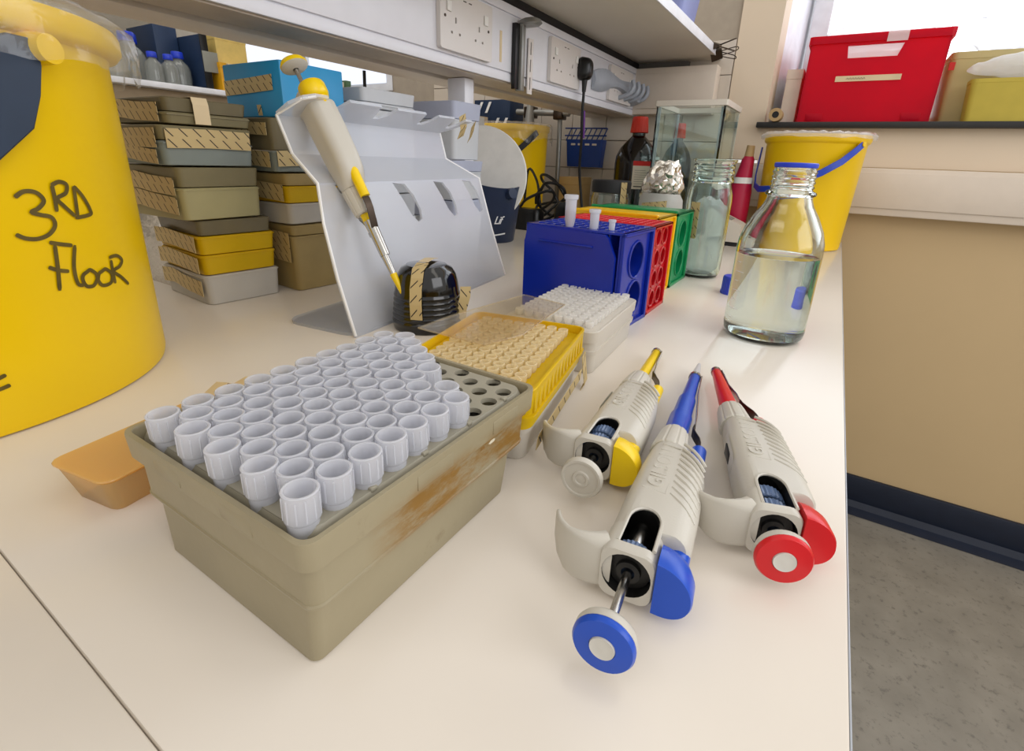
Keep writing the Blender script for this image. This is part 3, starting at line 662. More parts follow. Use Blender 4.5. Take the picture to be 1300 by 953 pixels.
for i, (x0, y0, x1, y1) in enumerate(((.0612, -.022, .0632, .000), (.0612, .030, .0632, .052), (-.034, -.0725, -.014, -.0705), (.014, -.0725, .034, -.0705))):
    obj('catch', box(NB(), x0, x1, y0, y1, .0490, .0560, .0006), M_['rack_grey'], rk)
for y in (-.040, -.012, .018, .048): obj('rib', box(NB(), .0540, .0572, y, y + .0035, .0572 - .0005, .0592, .0008), M_['rack_tray'], rk)
# grime on the side facing the pipettes and front
def blot(name, par, mt, w, h, seed, m):
    rnd = random.Random(seed); pts = []
    n = 26
    for i in range(n):
        a = 2 * PI * i / n; q = 0.6 + 0.4 * rnd.random(); pts.append((w * q * math.cos(a), h * q * math.sin(a)))
    bm = NB(); prism(bm, pts, 0, 0.0003, mt); return obj(name, bm, m, par, smooth=0)
side = lambda x, y, z: frame((x, y, z), (0, 1, 0), (0.02, 0, 1))
rnd = random.Random(3)
for i in range(12):
    u = rnd.random(); y = -.035 + .095 * u; z = .034 + .010 * rnd.random() if i < 18 else .032 + .006 * rnd.random()
    
    blot('grime_spot', rk, side(.0594 + max(0, z - .03) * .030, y, z), .0012 + .0030 * rnd.random(), .0006 + .0014 * rnd.random(), i, M_['scuff'] if i % 2 else M_['stain'])
tb_ = NB(); lathe(tb_, [(.0044, -.014), (.0050, 0.0), (.0050, .0016), (.0056, .0022), (.0058, .0030), (.0056, .0122), (.0058, .0128), (.0054, .0132), (.0048, .0130), (.0045, .002), (.0040, -.014)], seg=20)
# vertical flutes on the collar of each tip
bmesh.ops.scale(tb_, vec=(1.06, 1.06, 1), verts=tb_.verts)
for i in range(12):
    a = 2 * PI * i / 12; box_ = cyl(tb_, (.0060 * math.cos(a), .0060 * math.sin(a), .0032), (.0060 * math.cos(a), .0060 * math.sin(a), .0115), .00035, seg=4)
empty_A = {(1, 7), (1, 8), (1, 9), (0, 7), (0, 8), (0, 9)}; empty_B = {(0, 7), (0, 8), (0, 9), (1, 8), (1, 9)}
firsttip = None; gname = 'large milky tips standing in the grey rack'
for kind, c, k_, x, y in wells:
    if (kind == 'A' and (c, k_) in empty_A) or (kind == 'B' and (c, k_) in empty_B) or (kind == 'A' and (c, k_) == (2, 9)) or (kind == 'B' and (c, k_) == (2, 9)): continue
    if firsttip is None: o = firsttip = obj('pipette_tip', tb_, M_['tube']); tag(o, 'large milky fluted tip standing in the big grey rack', 'tip', gname)
    else: o = firsttip.copy(); C.objects.link(o)
    o.location = (rk.location.x + x + random.uniform(-.0004, .0004), rk.location.y + y + random.uniform(-.0004, .0004), ZT - .0003 + random.uniform(0, .0006)); o.rotation_euler = (random.uniform(-.03, .03), random.uniform(-.03, .03), random.uniform(0, 3))

# ------------------------------------------------------------------ amber lid left of the rack
al = thing('amber_lid', 'translucent amber box lid with a tape scrap lying left of the grey rack', 'lid', (-0.298, 0.106, 0), math.radians(10))
b = NB(); rr(b, [(0.0, .031, .078, .004), (.001, .033, .080, .005), (.0195, .043, .088, .006), (.0200, .044, .089, .006), (.0208, .040, .085, .005), (.0190, .0405, .0855, .004)], n=3)
obj('lid_shell', b, M_['amber'], al, smooth=30)
b = NB(); rr(b, [(.0212, .0455, .0905, .006), (.0220, .0450, .0900, .006)], n=3); obj('lid_face', b, M_['amber'], al, smooth=30)
tape('tape_scrap', [(-.016, .038, .0235), (-.014, .047, .029), (-.010, .055, .024), (-.002, .060, .030)], (1, -.2, .25), .016, al, M_['masking'], rag=.001)

# ------------------------------------------------------------------ small tip boxes
def small_tip():
    b = NB(); lathe(b, [(.0022, -.006), (.0034, 0), (.0040, .0012), (.0040, .0050), (.0034, .0052), (.0030, .0010), (.0019, -.006)], seg=12); return b
def tip_grid(cx, cy, rz, z, m, label, group, nx=8, ny=12, p=.0094, skip=(), dz=0.0):
    first = None; cs, sn = math.cos(rz), math.sin(rz)
    for i in range(nx):
        for j in range(ny):
            if (i, j) in skip: continue
            lx, ly = (i - (nx - 1) / 2) * p, (j - (ny - 1) / 2) * p
            if first is None: o = first = obj('pipette_tip', small_tip(), m); tag(o, label, 'tip', group)
            else: o = first.copy(); C.objects.link(o)
            o.location = (cx + lx * cs - ly * sn, cy + lx * sn + ly * cs, z + random.uniform(-dz, dz)); o.rotation_euler = (random.uniform(-.04, .04), random.uniform(-.04, .04), rz)
ya = math.radians(11)
yb = thing('tip_box', 'low tip box with bright yellow rack and dashed tape behind the big grey rack', 'tip box', (-0.183, 0.273, 0), ya)
b = NB(); rr(b, [(0, .082, .116, .006), (.0008, .084, .118, .007), (.020, .088, .122, .007), (.0205, .091, .125, .008), (.024, .092, .126, .008)], n=4); obj('base', b, M_['whitebox'], yb, smooth=30)
b = NB(); rr(b, [(.0242, .093, .127, .008), (.030, .094, .128, .008), (.0302, .097, .131, .008), (.0335, .098, .132, .008), (.0337, .094, .128, .008), (.050, .097, .131, .008), (.0505, .0965, .1305, .008), (.0505, .0935, .1275, .007), (.0425, .0930, .127, .007)], cap1=False, n=4); obj('yellow_rim', b, M_['yelbox'], yb, smooth=30)
b = NB(); plate(b, rrect(.092, .126, .007, 4), [circ((i - 3.5) * .0094, (j - 5.5) * .0094, .0031, 10) for i in range(8) for j in range(12)], .0015, Matrix.Translation((0, 0, .0445)), depth=.008); obj('yellow_tray', b, M_['yelbox'], yb, smooth=30)
for i in range(14): obj('rim_tooth', box(NB(), .0462, .0482, -.058 + i * .0085, -.0535 + i * .0085, .0345, .049, .0003), M_['yelbox'], yb)
tape('dashed_tape', [(.0500, -.056, .013), (.0502, 0.0, .0145), (.0502, .050, .016)], (0.1, 0, 1), .010, yb, rag=.0004)
tape('dashed_tape', [(.0500, .056, .031), (.0505, .0605, .018), (.052, .062, .004), (.050, .058, .001)], (0, 1, .2), .010, yb, rag=.0006)
tip_grid(-0.183, 0.273, ya, .0455, M_['tip_cream'], 'small cream tinted tip in the yellow rack of the low tip box', 'tips in the yellow rack', dz=.0003)
wa = math.radians(4)
wx = thing('tip_box', 'white tip box full of clear tips in front of the blue rack', 'tip box', (-0.195, 0.425, 0), wa)
b = NB(); rr(b, [(0, .080, .118, .006), (.0008, .082, .120, .007), (.0175, .084, .124, .007), (.018, .087, .127, .008), (.022, .088, .128, .008), (.0222, .085, .126, .008), (.030, .086, .128, .008), (.0302, .0885, .1305, .008), (.0400, .0900, .1320, .009), (.0405, .0890, .1310, .009), (.0405, .0870, .1290, .008), (.0395, .0865, .1285, .008)], n=4); obj('box_body', b, M_['whitebox'], wx, smooth=30)
b = NB(); plate(b, rrect(.0865, .1285, .008, 4), [circ((i - 3.5) * .0098, (j - 5.5) * .0098, .0031, 10) for i in range(8) for j in range(12)], .0010, Matrix.Translation((0, 0, .0408)), depth=.008); obj('perforated_tray', b, M_['whitebox'], wx, smooth=30)
tip_grid(-0.195, 0.425, wa, .0415, M_['tip'], 'small clear tip standing in the white tip box', 'tips in the white box', p=.0098, dz=.0002)

cl = thing('clear_lid', 'clear flat box lid resting across the yellow and white tip boxes', 'lid', (0, 0, .0535))
b = NB(); pl_ = [(-.244, .256), (-.244, .292), (-.232, .388), (-.186, .382), (-.174, .290), (-.184, .256)]
prism(b, pl_, 0, .0008); obj('lid_sheet', b, M_['clearlid'], cl, smooth=0)
b = NB(); tube(b, [(x, y, .0006) for x, y in pl_] + [(pl_[0][0], pl_[0][1], .0006)], .0007, seg=5); obj('lid_edge', b, M_['clearlid'], cl)

# ------------------------------------------------------------------ black ribbed dome
dm = thing('domed_block', 'small glossy black ribbed dome with tape in front of the pipette stand', 'dome', (-0.352, 0.385, 0))
b = NB(); pr = [(.0405, 0), (.0425, .001), (.0430, .004)]
for i in range(6): pr += [(.0428 - i * .0006, .006 + i * .0050), (.0438 - i * .0006, .0075 + i * .0050), (.0438 - i * .0006, .0092 + i * .0050), (.0428 - i * .0006, .0105 + i * .0050)]
pr += [(.0395, .038), (.0380, .046), (.0355, .053), (.0310, .0585), (.0250, .0608), (.0246, .0615), (.0120, .0625)]
lathe(b, pr, seg=48, cap0=True, cap1=True); obj('ribbed_body', b, M_['gloss_black'], dm)
def rim(a, r, z): return (r * math.cos(a), r * math.sin(a), z)
a = -1.15
tape('tape_strip', [rim(a + .0, .014, .0645), rim(a, .030, .0612), rim(a, .0375, .0540), rim(a, .0405, .044), rim(a, .0442, .030), rim(a + .02, .0450, .016)], (math.cos(a + PI / 2), math.sin(a + PI / 2), 0), .0145, dm, rag=.0006)
tape('tape_strip', [rim(.30, .0450, .004), rim(.32, .0455, .018), rim(.36, .0485, .032), rim(.42, .0500, .042)], (.74, .67, 0), .013, dm, rag=.001)
dm.scale = (.86, .86, 1.10)
tape('tape_strip', [rim(2.0, .03, .0630), rim(2.0, .012, .0652), rim(a, .012, .0652)], (math.cos(a + PI / 2), math.sin(a + PI / 2), 0), .012, dm, M_['masking'])

# ------------------------------------------------------------------ frosted pipette stand
ph = thing('pipette_stand', 'frosted acrylic pipette stand with four slots holding one yellow pipette', 'stand', (-0.380, 0.310, 0), math.atan2(.992, -.125))
# local: x along the length (0..LEN), y: + is towards the back (left in the photograph), z up
LEN = 0.335; TH = .003
def on(p, q): # plane whose u = along x, v = from p to q in (y,z)
    p = Vector((0, p[0], p[1])); q = Vector((0, q[0], q[1])); return frame(p, (1, 0, 0), q - p), (q - p).length
Pf = (0, 0); Pb = (.046, .146); Pc = (.084, .172); Pd = (.090, .207); Pe = (.052, .224)
mt, ll = on(Pf, Pb)
slots = []
for cx_ in (.055, .145, .228, .300):
    slots.append([(cx_ - .020, ll - .002), (cx_ + .002, ll - .004), (cx_ + .014, ll - .018), (cx_ + .020, ll - .036), (cx_ + .018, ll - .047), (cx_ + .009, ll - .050), (cx_ - .001, ll - .040), (cx_ - .009, ll - .022)])
b = NB(); plate(b, [(0, 0), (LEN, 0), (LEN - .004, ll * .5), (LEN - .004, ll), (.014, ll), (.006, ll * .75), (.001, ll * .4)], slots, TH, mt)
obj('front_panel', b, M_['acrylic'], ph, smooth=30)
b = NB(); mt, ll = on(Pb, Pc); plate(b, [(.014, 0), (LEN - .004, 0), (LEN - .036, ll), (.022, ll)], [], TH, mt); obj('step_panel', b, M_['acrylic'], ph, smooth=0)
b = NB(); mt, ll = on(Pc, Pd); plate(b, [(.022, 0), (LEN - .036, 0), (LEN - .042, ll), (.014, ll)], [], TH, mt); obj('back_panel', b, M_['acrylic'], ph, smooth=0)
mt, ll = on(Pd, Pe); lip = [(.014, 0), (.012, ll * .5), (.018, ll * .85), (.028, ll)]
for cx_ in (.062, .140, .225, .292): lip += [(cx_ - .018, ll), (cx_ - .011, ll * .62), (cx_ - .007, ll * .38), (cx_ + .003, ll * .38), (cx_ + .010, ll * .6), (cx_ + .012, ll * .98)]
lip += [(LEN - .014, ll), (LEN - .022, ll * .6), (LEN - .042, 0)]
b = NB(); plate(b, lip, [], TH, mt); obj('notched_lip', b, M_['acrylic'], ph, smooth=0)
b = NB(); rr(b, [(0, LEN, .100, .020), (.003, LEN, .100, .020)], LEN / 2, .050); obj('base_plate', b, M_['acrylic'], ph, smooth=30)
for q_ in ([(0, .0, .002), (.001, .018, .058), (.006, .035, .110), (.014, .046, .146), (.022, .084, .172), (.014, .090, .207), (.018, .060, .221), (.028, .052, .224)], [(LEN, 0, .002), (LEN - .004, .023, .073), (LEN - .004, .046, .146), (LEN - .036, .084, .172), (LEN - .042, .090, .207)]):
    obj('edge_highlight', tube(NB(), q_, .0014, seg=6), M_['gradu'], ph)  # white tubes paint the bright highlight along the polished acrylic edges
tape('dashed_tape', [(.306, .060, .232), (.312, .062, .215), (.318, .070, .203)], (1, -.5, .6), .012, ph, rag=.001)
tape('dashed_tape', [(.322, .050, .222), (.332, .060, .208), (.336, .066, .200)], (-.2, -.7, .7), .013, ph, rag=.001)
# pipette hanging in the stand
T_ = Vector((-0.358, 0.352, 0.042)); B_ = Vector((-0.489, 0.347, 0.257)); xd = (T_ - B_).normalized()
yd = Vector((-0.80, 0.28, -0.50)); yd = (yd - xd * yd.dot(xd)).normalized(); zd = xd.cross(yd)
mm = Matrix((xd, yd, zd)).transposed().to_4x4(); og = B_ + xd * .035 - zd * .0165; mm.translation = og; mm = mm @ Matrix.Diagonal((1, 1.1, 1.1, 1))
pipette('held', 'beige pipette with yellow trim hanging at a slant in the frosted stand', (0, 0, 0), 0, mm)

# ------------------------------------------------------------------ coloured tube racks
def tube_rack(label, x0, x1, y0, y1, h, m, end, top, front_panel=False, rot=0):
    cx, cy = (x0 + x1) / 2, (y0 + y1) / 2; w, d = x1 - x0, y1 - y0
    t = thing('tube_rack', label, 'tube rack', (cx, cy, 0), rot)
    MT = Matrix.Translation((0, 0, h))
    holes = []
    if top:
        nx, ny = top; px, py = (w - .014) / nx, (d - .014) / ny; r = min(px, py) * .36
        holes = [circ((i - (nx - 1) / 2) * px, (j - (ny - 1) / 2) * py, r, 10) for i in range(nx) for j in range(ny)]
    b = NB(); plate(b, rrect(w, d, .003, 2), holes, .0022, MT, depth=.004); obj('top_plate', b, m, t, smooth=30)
    if top:
        b = NB()
        for hl in holes: ringtorus(b, sum(p[0] for p in hl) / len(hl), sum(p[1] for p in hl) / len(hl), r + .0006, .0004, 0.0002, MT, 12, 4)
        o = obj('well_rims', b, m, t); o['kind'] = 'stuff'
    ME = frame((w / 2, 0, 0), (0, 1, 0), (0, 0, 1))      # end face looking +x, u=y v=z
    for s, nm in ((1, 'end_plate'), (-1, 'end_plate')):
        Mx = ME if s == 1 else frame((-w / 2, 0, 0), (0, -1, 0), (0, 0, 1))
        Mi = Mx @ Matrix.Translation((0, 0, -.004))
        if end == 'big': cs = [(0.004, h * .29, .0195), (0.002, h * .70, .0195)]
        elif end == 'small': cs = [((k - .5) * .0262 + .002, h * (.15 + .235 * q), .0098) for k in range(2) for q in range(4)]
        else: cs = []
        b = NB(); plate(b, [(-d / 2, 0), (d / 2, 0), (d / 2, h - .002), (-d / 2, h - .002)], [circ(a, c, r_ if end == 'small' else r_, 24, ) for a, c, r_ in cs], .002, Mi, depth=.014); obj(nm, b, m, t, smooth=30)
        for a, c, r_ in cs:
            b = NB(); ringtorus(b, a, c, r_ + .0008, .0013, .0006, Mi, 32, 6); obj('hole_ring', b, m, t)
        b = NB(); bw = .0045
        for q in ((-d / 2, -d / 2 + bw, 0, h), (d / 2 - bw, d / 2, 0, h), (-d / 2, d / 2, h - bw, h), (-d / 2, d / 2, 0, bw)):
            bx = NB(); box(bx, q[0], q[1], q[2], q[3], -.004, 0.0, .0006, 1); bmesh.ops.transform(bx, matrix=Mx, verts=bx.verts); me = bpy.data.meshes.new('x'); bx.to_mesh(me); bx.free(); b.from_mesh(me); bpy.data.meshes.remove(me)
        obj('end_frame', b, m, t, smooth=30)
    if front_panel:
        Mf = frame((0, -d / 2 - .0002, 0), (1, 0, 0), (0, 0, 1)); b = NB()
        plate(b, [(-w / 2, 0), (w / 2 - .008, 0), (w / 2 - .008, h * .76), (w / 2 - .017, h * .94), (w / 2 - .021, h * .975), (-w / 2 + .004, h * .99), (-w / 2 + .001, h * .84), (-w / 2, h * .82)], [], .004, Mf @ Matrix.Translation((0, 0, .003))); obj('front_panel', b, m, t, smooth=0)
        b = NB(); box(b, -w * .34, w * .22, -d / 2 - .0052, -d / 2 - .003, h * .835, h * .855, .0007); obj('moulded_rib', b, m, t)
    else:
        b = NB(); box(b, -w / 2 + .002, w / 2 - .004, -d / 2, -d / 2 + .002, 0, h - .002, .0004, 1); obj('front_panel', b, m, t, smooth=30)
    b = NB(); box(b, -w / 2 + .002, w / 2 - .004, d / 2 - .002, d / 2, 0, h - .002, .0004, 1); obj('back_panel', b, m, t, smooth=30)
    if top:
        b = NB()
        for i in range(1, top[0]): box(b, (i - top[0] / 2) * px - .0006, (i - top[0] / 2) * px + .0006, -d / 2 + .002, d / 2 - .002, h - .020, h - .0025)
        obj('inner_ribs', b, m, t, smooth=0)
    if not top:
        b = NB(); box(b, -w / 2 + .003, w / 2 - .003, -d / 2 - .0005, -d / 2 + .006, h - .0005, h + .0035, .0008, 1); obj('top_ridge', b, m, t, smooth=30)
    return t
RR = math.radians(-3)
tube_rack('blue rack in front of the other three, with three small tubes in its top', -0.290, -0.169, 0.484, 0.570, .108, M_['rblue'], 'big', (10, 5), True, RR)
tube_rack('red rack with eight round holes in its end, between the blue and yellow racks', -0.296, -0.168, 0.5715, 0.645, .108, M_['rred'], 'small', (12, 6), False, 0)
tube_rack('bright yellow rack with a plain top, between the red and green racks', -0.325, -0.187, 0.648, 0.732, .110, M_['ryel'], None, None, False, 0)
tube_rack('green rack with two big round holes in its end, furthest of the four', -0.326, -0.185, 0.7345, 0.826, .110, M_['rgreen'], 'big', None, False, 0)
def eppi(x, y, z, s, label, liq=False, lidz=True):
    t = thing('microtube', label, 'tube', (x, y, z)); t.scale = (s, s, s)
    b = NB(); lathe(b, [(.0005, -.0185), (.0018, -.018), (.0050, -.001), (.0053, .018), (.0053, .0185), (.0046, .0185), (.0044, 0), (.0012, -.016)], seg=20); obj('tube_body', b, M_['tube'], t)
    b = NB(); lathe(b, [(.0053, .0160), (.0064, .0165), (.0066, .0185), (.0066, .0200), (.0058, .0205), (.0035, .0206)], seg=20, cap1=True); obj('lid', b, M_['tube'], t)
    if liq: b = NB(); lathe(b, [(.0005, -.0165), (.0012, -.016), (.0042, -.001), (.0043, .006)], seg=16, cap0=True, cap1=True); obj('liquid', b, M_['pinkliq'], t)
eppi(-0.241, 0.494, .1175, 1.18, 'tallest clear microtube holding pink liquid, leftmost in the blue rack', True)
eppi(-0.213, 0.496, .109, .95, 'middle clear microtube standing in the blue rack', False)
eppi(-0.1935, 0.498, .1065, .62, 'shortest clear microtube at the right of the three in the blue rack', False)

# ------------------------------------------------------------------ clear water bottle
bx_, by_ = -0.0385, 0.583
wbot = thing('glass_bottle', 'clear glass laboratory bottle of water with open threaded neck and blue ring', 'bottle', (bx_, by_, 0))
def thread(r, z0, n, p, a=.0011):
    out = []
    for i in range(n): z = z0 + i * p; out += [(r, z), (r + a, z + p * .3), (r + a, z + p * .5), (r, z + p * .8)]
    return out
outer = [(.0, .0), (.030, .0), (.0375, .0015), (.0405, .006), (.0412, .012), (.0412, .096), (.0405, .105), (.0370, .117), (.0300, .131), (.0235, .141), (.0212, .147), (.0208, .1500), (.0232, .1512), (.0238, .1528), (.0228, .1545), (.0196, .1560)] + thread(.0192, .157, 4, .0048) + [(.0186, .1775), (.0182, .180), (.0168, .1805)]
inner = [(.0160, .178), (.0165, .157), (.0180, .148), (.0205, .1400), (.0270, .1295), (.0345, .1155), (.0382, .104), (.0390, .096), (.0390, .012), (.0375, .0055), (.030, .0035), (.0, .0035)]
b = NB(); lathe(b, outer[1:] + inner[:-1], seg=64, cap0=True, cap1=True); obj('bottle_glass', b, M_['glass'], wbot, smooth=50)
WL = .0905
b = NB(); lathe(b, [(.0302, .00345), (.0377, .00545), (.0392, .012), (.0392, WL - .0008), (.0392, WL + .0004), (.0380, WL)], seg=64, cap0=True, cap1=True); obj('water', b, M_['water'], wbot, smooth=50)
b = NB(); lathe(b, [(.0184, .1775), (.0196, .1778), (.0199, .1795), (.0198, .1815), (.0186, .1822), (.0172, .1818), (.0170, .1795)], seg=48); obj('pouring_ring', b, M_['bluecap'], wbot)
for i, (z, w) in enumerate(((.082, .006), (.072, .012), (.062, .006), (.052, .012), (.042, .006), (.032, .012), (.022, .006))):
    b = NB(); a0 = -2.55; rg = [[Vector((.04135 * math.cos(a0 + k * .03), .04135 * math.sin(a0 + k * .03), z + dz)) for k in range(int(w / .04135 / .03) + 2)] for dz in (0, .0006)]
    loft(b, rg, False, False, False); obj('graduation', b, M_['gradu'], wbot, smooth=0)
cp = thing('bottle_cap', 'blue ribbed screw cap lying on the bench behind the water bottle', 'cap', (-0.099, 0.765, 0))
b = NB(); rg = []
for z, r in ((0, .0178), (.004, .0180), (.0045, .0172), (.024, .0168), (.026, .0155)):
    rg.append([Vector((r * (1 - (.03 if k % 2 else 0)) * math.cos(2 * PI * k / 60), r * (1 - (.03 if k % 2 else 0)) * math.sin(2 * PI * k / 60), z)) for k in range(60)])
loft(b, rg, False, True); obj('ribbed_skirt', b, M_['bluecap'], cp, smooth=25)

# ------------------------------------------------------------------ glass jar
jr = thing('glass_jar', 'clear wide-mouth glass jar of crumpled film with tape, left of the water bottle', 'jar', (-0.172, 0.862, 0))
po = [(.025, 0), (.0305, .002), (.0330, .007), (.0338, .015), (.0345, .125), (.0335, .137), (.0300, .147), (.0290, .151), (.0322, .1530), (.0326, .157), (.0305, .160), (.0300, .164), (.0318, .166), (.0318, .169), (.0300, .172), (.0312, .1745), (.0312, .1775), (.0300, .1800), (.0320, .1830), (.0335, .1850), (.0332, .1870)]
pi_ = [(.0305, .1865), (.0285, .180), (.0283, .152), (.0310, .139), (.0325, .125), (.0318, .015), (.030, .006), (.024, .004)]
b = NB(); lathe(b, po + pi_, seg=48, cap0=True, cap1=True); obj('jar_glass', b, M_['glass_g'], jr, smooth=50)
b = NB(); bmesh.ops.create_icosphere(b, subdivisions=4, radius=1)
for v in b.verts: v.co = Vector((v.co.x * .030, v.co.y * .030, .066 + v.co.z * .062))
for v in b.verts:
    q = math.hypot(v.co.x, v.co.y); zz = (v.co.z - .066) / .062; g_ = (1 - zz ** 6) ** .5 * .031 / max(q, .004) if abs(zz) < .98 else 1; v.co.x *= g_; v.co.y *= g_
crumple(b, .0055, 55, 4); crumple(b, .003, 130, 9)
for v in b.verts:
    rr2 = math.hypot(v.co.x, v.co.y)
    if rr2 > .0300: v.co.x *= .030 / rr2; v.co.y *= .030 / rr2
    v.co.z = max(v.co.z, .006)
obj('crumpled_film', b, M_['crumb'], jr, smooth=180)
a = -1.95
tape('dashed_tape', [(.0352 * math.cos(a), .0352 * math.sin(a), z) for z in (.065, .085, .105, .122)], (math.cos(a + PI / 2), math.sin(a + PI / 2), 0), .016, jr)

# ------------------------------------------------------------------ foil capped jar, black lidded dish
fj = thing('foil_capped_jar', 'glass jar capped with crumpled silver foil behind the green rack', 'jar', (-0.288, 0.985, 0))
b = NB(); lathe(b, [(.034, 0), (.038, .004), (.038, .095), (.030, .118), (.030, .140), (.028, .140), (.028, .118), (.036, .094), (.036, .006), (.03, .004)], seg=32, cap0=True, cap1=True); obj('jar_glass', b, M_['glass_g'], fj, smooth=50)
b = NB(); bmesh.ops.create_icosphere(b, subdivisions=4, radius=1)
for v in b.verts:
    s = 1.0 - .18 * max(0, v.co.z) ; v.co = Vector((v.co.x * .038 * s + .006 * v.co.z, v.co.y * .038 * s, .142 + v.co.z * .040))
crumple(b, .0085, 42, 2); crumple(b, .0040, 120, 5); obj('foil_cap', b, M_['foil'], fj, smooth=22)
b = NB(); lathe(b, [(.0390, .085), (.0415, .095), (.0405, .112), (.0360, .124)], seg=32); crumple(b, .0018, 60, 3); bmesh.ops.solidify(b, geom=b.faces[:], thickness=.0006); obj('paper_wrap', b, M_['white'], fj)
tape('dashed_tape', [(.0425 * math.cos(t), .0425 * math.sin(t), .102 + .006 * (t + 1.6)) for t in (-2.2, -1.9, -1.6, -1.3, -1.0)], (0, 0, 1), .014, fj)
ds = thing('lidded_jar', 'squat clear jar with a black lid behind the yellow rack', 'jar', (-0.392, 0.985, 0))
b = NB(); lathe(b, [(.034, 0), (.038, .004), (.039, .105), (.036, .118), (.034, .118), (.037, .104), (.036, .006), (.03, .004)], seg=32, cap0=True, cap1=True); obj('jar_glass', b, M_['glass'], ds, smooth=50)
b = NB(); lathe(b, [(.037, .1185), (.0395, .1195), (.0400, .138), (.0380, .1425), (.01, .1435)], seg=36, cap0=True, cap1=True); obj('lid', b, M_['black_matt'], ds)
a = -.55; tape('dashed_tape', [(.0412 * math.cos(a), .0412 * math.sin(a), z) for z in (.095, .110, .125, .140)], (math.cos(a + PI / 2), math.sin(a + PI / 2), 0), .014, ds, M_['tape'])

# ------------------------------------------------------------------ brown reagent bottles, tank, bucket, device
def reagent(x, y, r, h, label, lab=True):
    t = thing('reagent_bottle', label, 'bottle', (x, y, 0))
    b = NB(); lathe(b, [(r * .9, 0), (r, .006), (r, h * .60), (r * .97, h * .66), (r * .80, h * .735), (r * .50, h * .80), (r * .30, h * .84), (r * .30, h * .89)], seg=40, cap0=True, cap1=True); obj('bottle_body', b, M_['amberglass'], t)
    b = NB(); rg = [[Vector((q * (1 - (.03 if k % 2 else 0)) * math.cos(2 * PI * k / 40), q * (1 - (.03 if k % 2 else 0)) * math.sin(2 * PI * k / 40), z)) for k in range(40)] for z, q in ((h * .865, r * .40), (h * .87, r * .42), (h * .985, r * .36), (h, r * .33))]
    loft(b, rg); obj('screw_cap', b, M_['redcap'], t, smooth=25)
    if lab:
        def band(nm, a0, a1, z0, z1, m, rr3):
            b = NB(); n = 14; loft(b, [[Vector((rr3 * math.cos(a0 + (a1 - a0) * k / n), rr3 * math.sin(a0 + (a1 - a0) * k / n), z)) for k in range(n + 1)] for z in (z0, z1)], False, False, False); obj(nm, b, m, t, smooth=180)
        band('paper_label', -1.35, .25, h * .385, h * .585, M_['label'], r + .0006); band('red_stripe', -1.35, .25, h * .585, h * .625, M_['labelred'], r + .0007)
        for i in range(7): band('print_line', -1.25, -.75 + .25 * (i % 2), h * (.43 + .019 * i), h * (.4325 + .019 * i), M_['ink'], r + .0009)
        band('print_line', -1.25, -.45, h * .402, h * .412, M_['ink'], r + .0009)
    return t
reagent(-0.477, 1.36, .0565, .293, 'larger dark reagent bottle with red cap and white label, left of the glass tank')
reagent(-0.412, 1.515, .044, .288, 'dark reagent bottle with red cap seen through the back of the glass tank', False)
tkk = thing('glass_tank', 'tall empty glass chromatography tank with white rim in the bench corner', 'tank', (-0.3235, 1.34, 0))
for s in (-1, 1):
    obj('side_pane', box(NB(), s * .0765 - .002, s * .0765 + .002, -.088, .088, .004, .306), M_['glass_g'], tkk, smooth=0)
    obj('end_pane', box(NB(), -.0743, .0743, s * .088 - .002, s * .088 + .002, .004, .306), M_['glass_g'], tkk, smooth=0)
b = NB()
for s in (-1, 1): 
    for q in (-1, 1): box(b, s * .0715 - .0025, s * .0715 + .0025, q * .083 - .0025, q * .083 + .0025, .005, .304)
obj('sealant_beads', b, frosted('silicone_bead', 'd8e0e4', clear=.2), tkk, smooth=0)
b = NB(); plate(b, rrect(.165, .188, .006, 3), [rrect(.146, .168, .004, 2)], .012, Matrix.Translation((0, 0, .318))); obj('top_rim', b, M_['whitebox'], tkk, smooth=30)
b = NB(); plate(b, rrect(.165, .188, .006, 3), [rrect(.146, .168, .004, 2)], .012, Matrix.Translation((0, 0, .012))); obj('bottom_rim', b, M_['whitebox'], tkk, smooth=30)
obj('base_pane', box(NB(), -.074, .074, -.086, .086, .0, .004), M_['glass_g'], tkk, smooth=0)
# crimson bottle and white device
cb_ = thing('wash_bottle', 'crimson plastic bottle with a white band beside the yellow bucket', 'bottle', (-0.2080, 1.372, 0)); cb_.scale = (.82, .82, 1)
b = NB(); lathe(b, [(.034, 0), (.037, .004), (.037, .085), (.033, .120), (.024, .155), (.0195, .180), (.0175, .196), (.012, .204)], seg=32, cap0=True, cap1=True); 
for v in b.verts: v.co.x += .10 * max(0, v.co.z - .07)
obj('bottle_body', b, M_['crimson'], cb_)
b = NB(); lathe(b, [(.0290, .140), (.0258, .154)], seg=32)
for v in b.verts: v.co.x += .10 * (v.co.z - .07)
obj('white_band', b, M_['white'], cb_)
b = NB(); cyl(b, (.013, 0, .203), (.014, 0, .228), .013, .011, 20); obj('cap', b, M_['tan'], cb_)
wd = thing('bench_device', 'small cream and white bench device with dark feet in front of the crimson bottle', 'device', (-0.212, 1.28, 0))
b = NB(); prism(b, [(-.042, .010), (.042, .010), (.042, .048), (.036, .052), (-.036, .082), (-.042, .080)], -.04, .03, frame((0, 0, 0), (1, 0, 0), (0, 0, 1))); obj('case', b, M_['whitebox'], wd, smooth=30)
b = NB(); box(b, -.012, .016, -.024, .012, .0, .0012); bmesh.ops.transform(b, matrix=Matrix.Translation((.004, 0.0, .0662)) @ Matrix.Rotation(math.radians(22.6), 4, 'Y'), verts=b.verts); obj('panel', b, M_['greylabel'], wd, smooth=0)
obj('feet', box(NB(), -.038, .038, -.026, .036, 0, .010, .001), M_['black_matt'], wd)

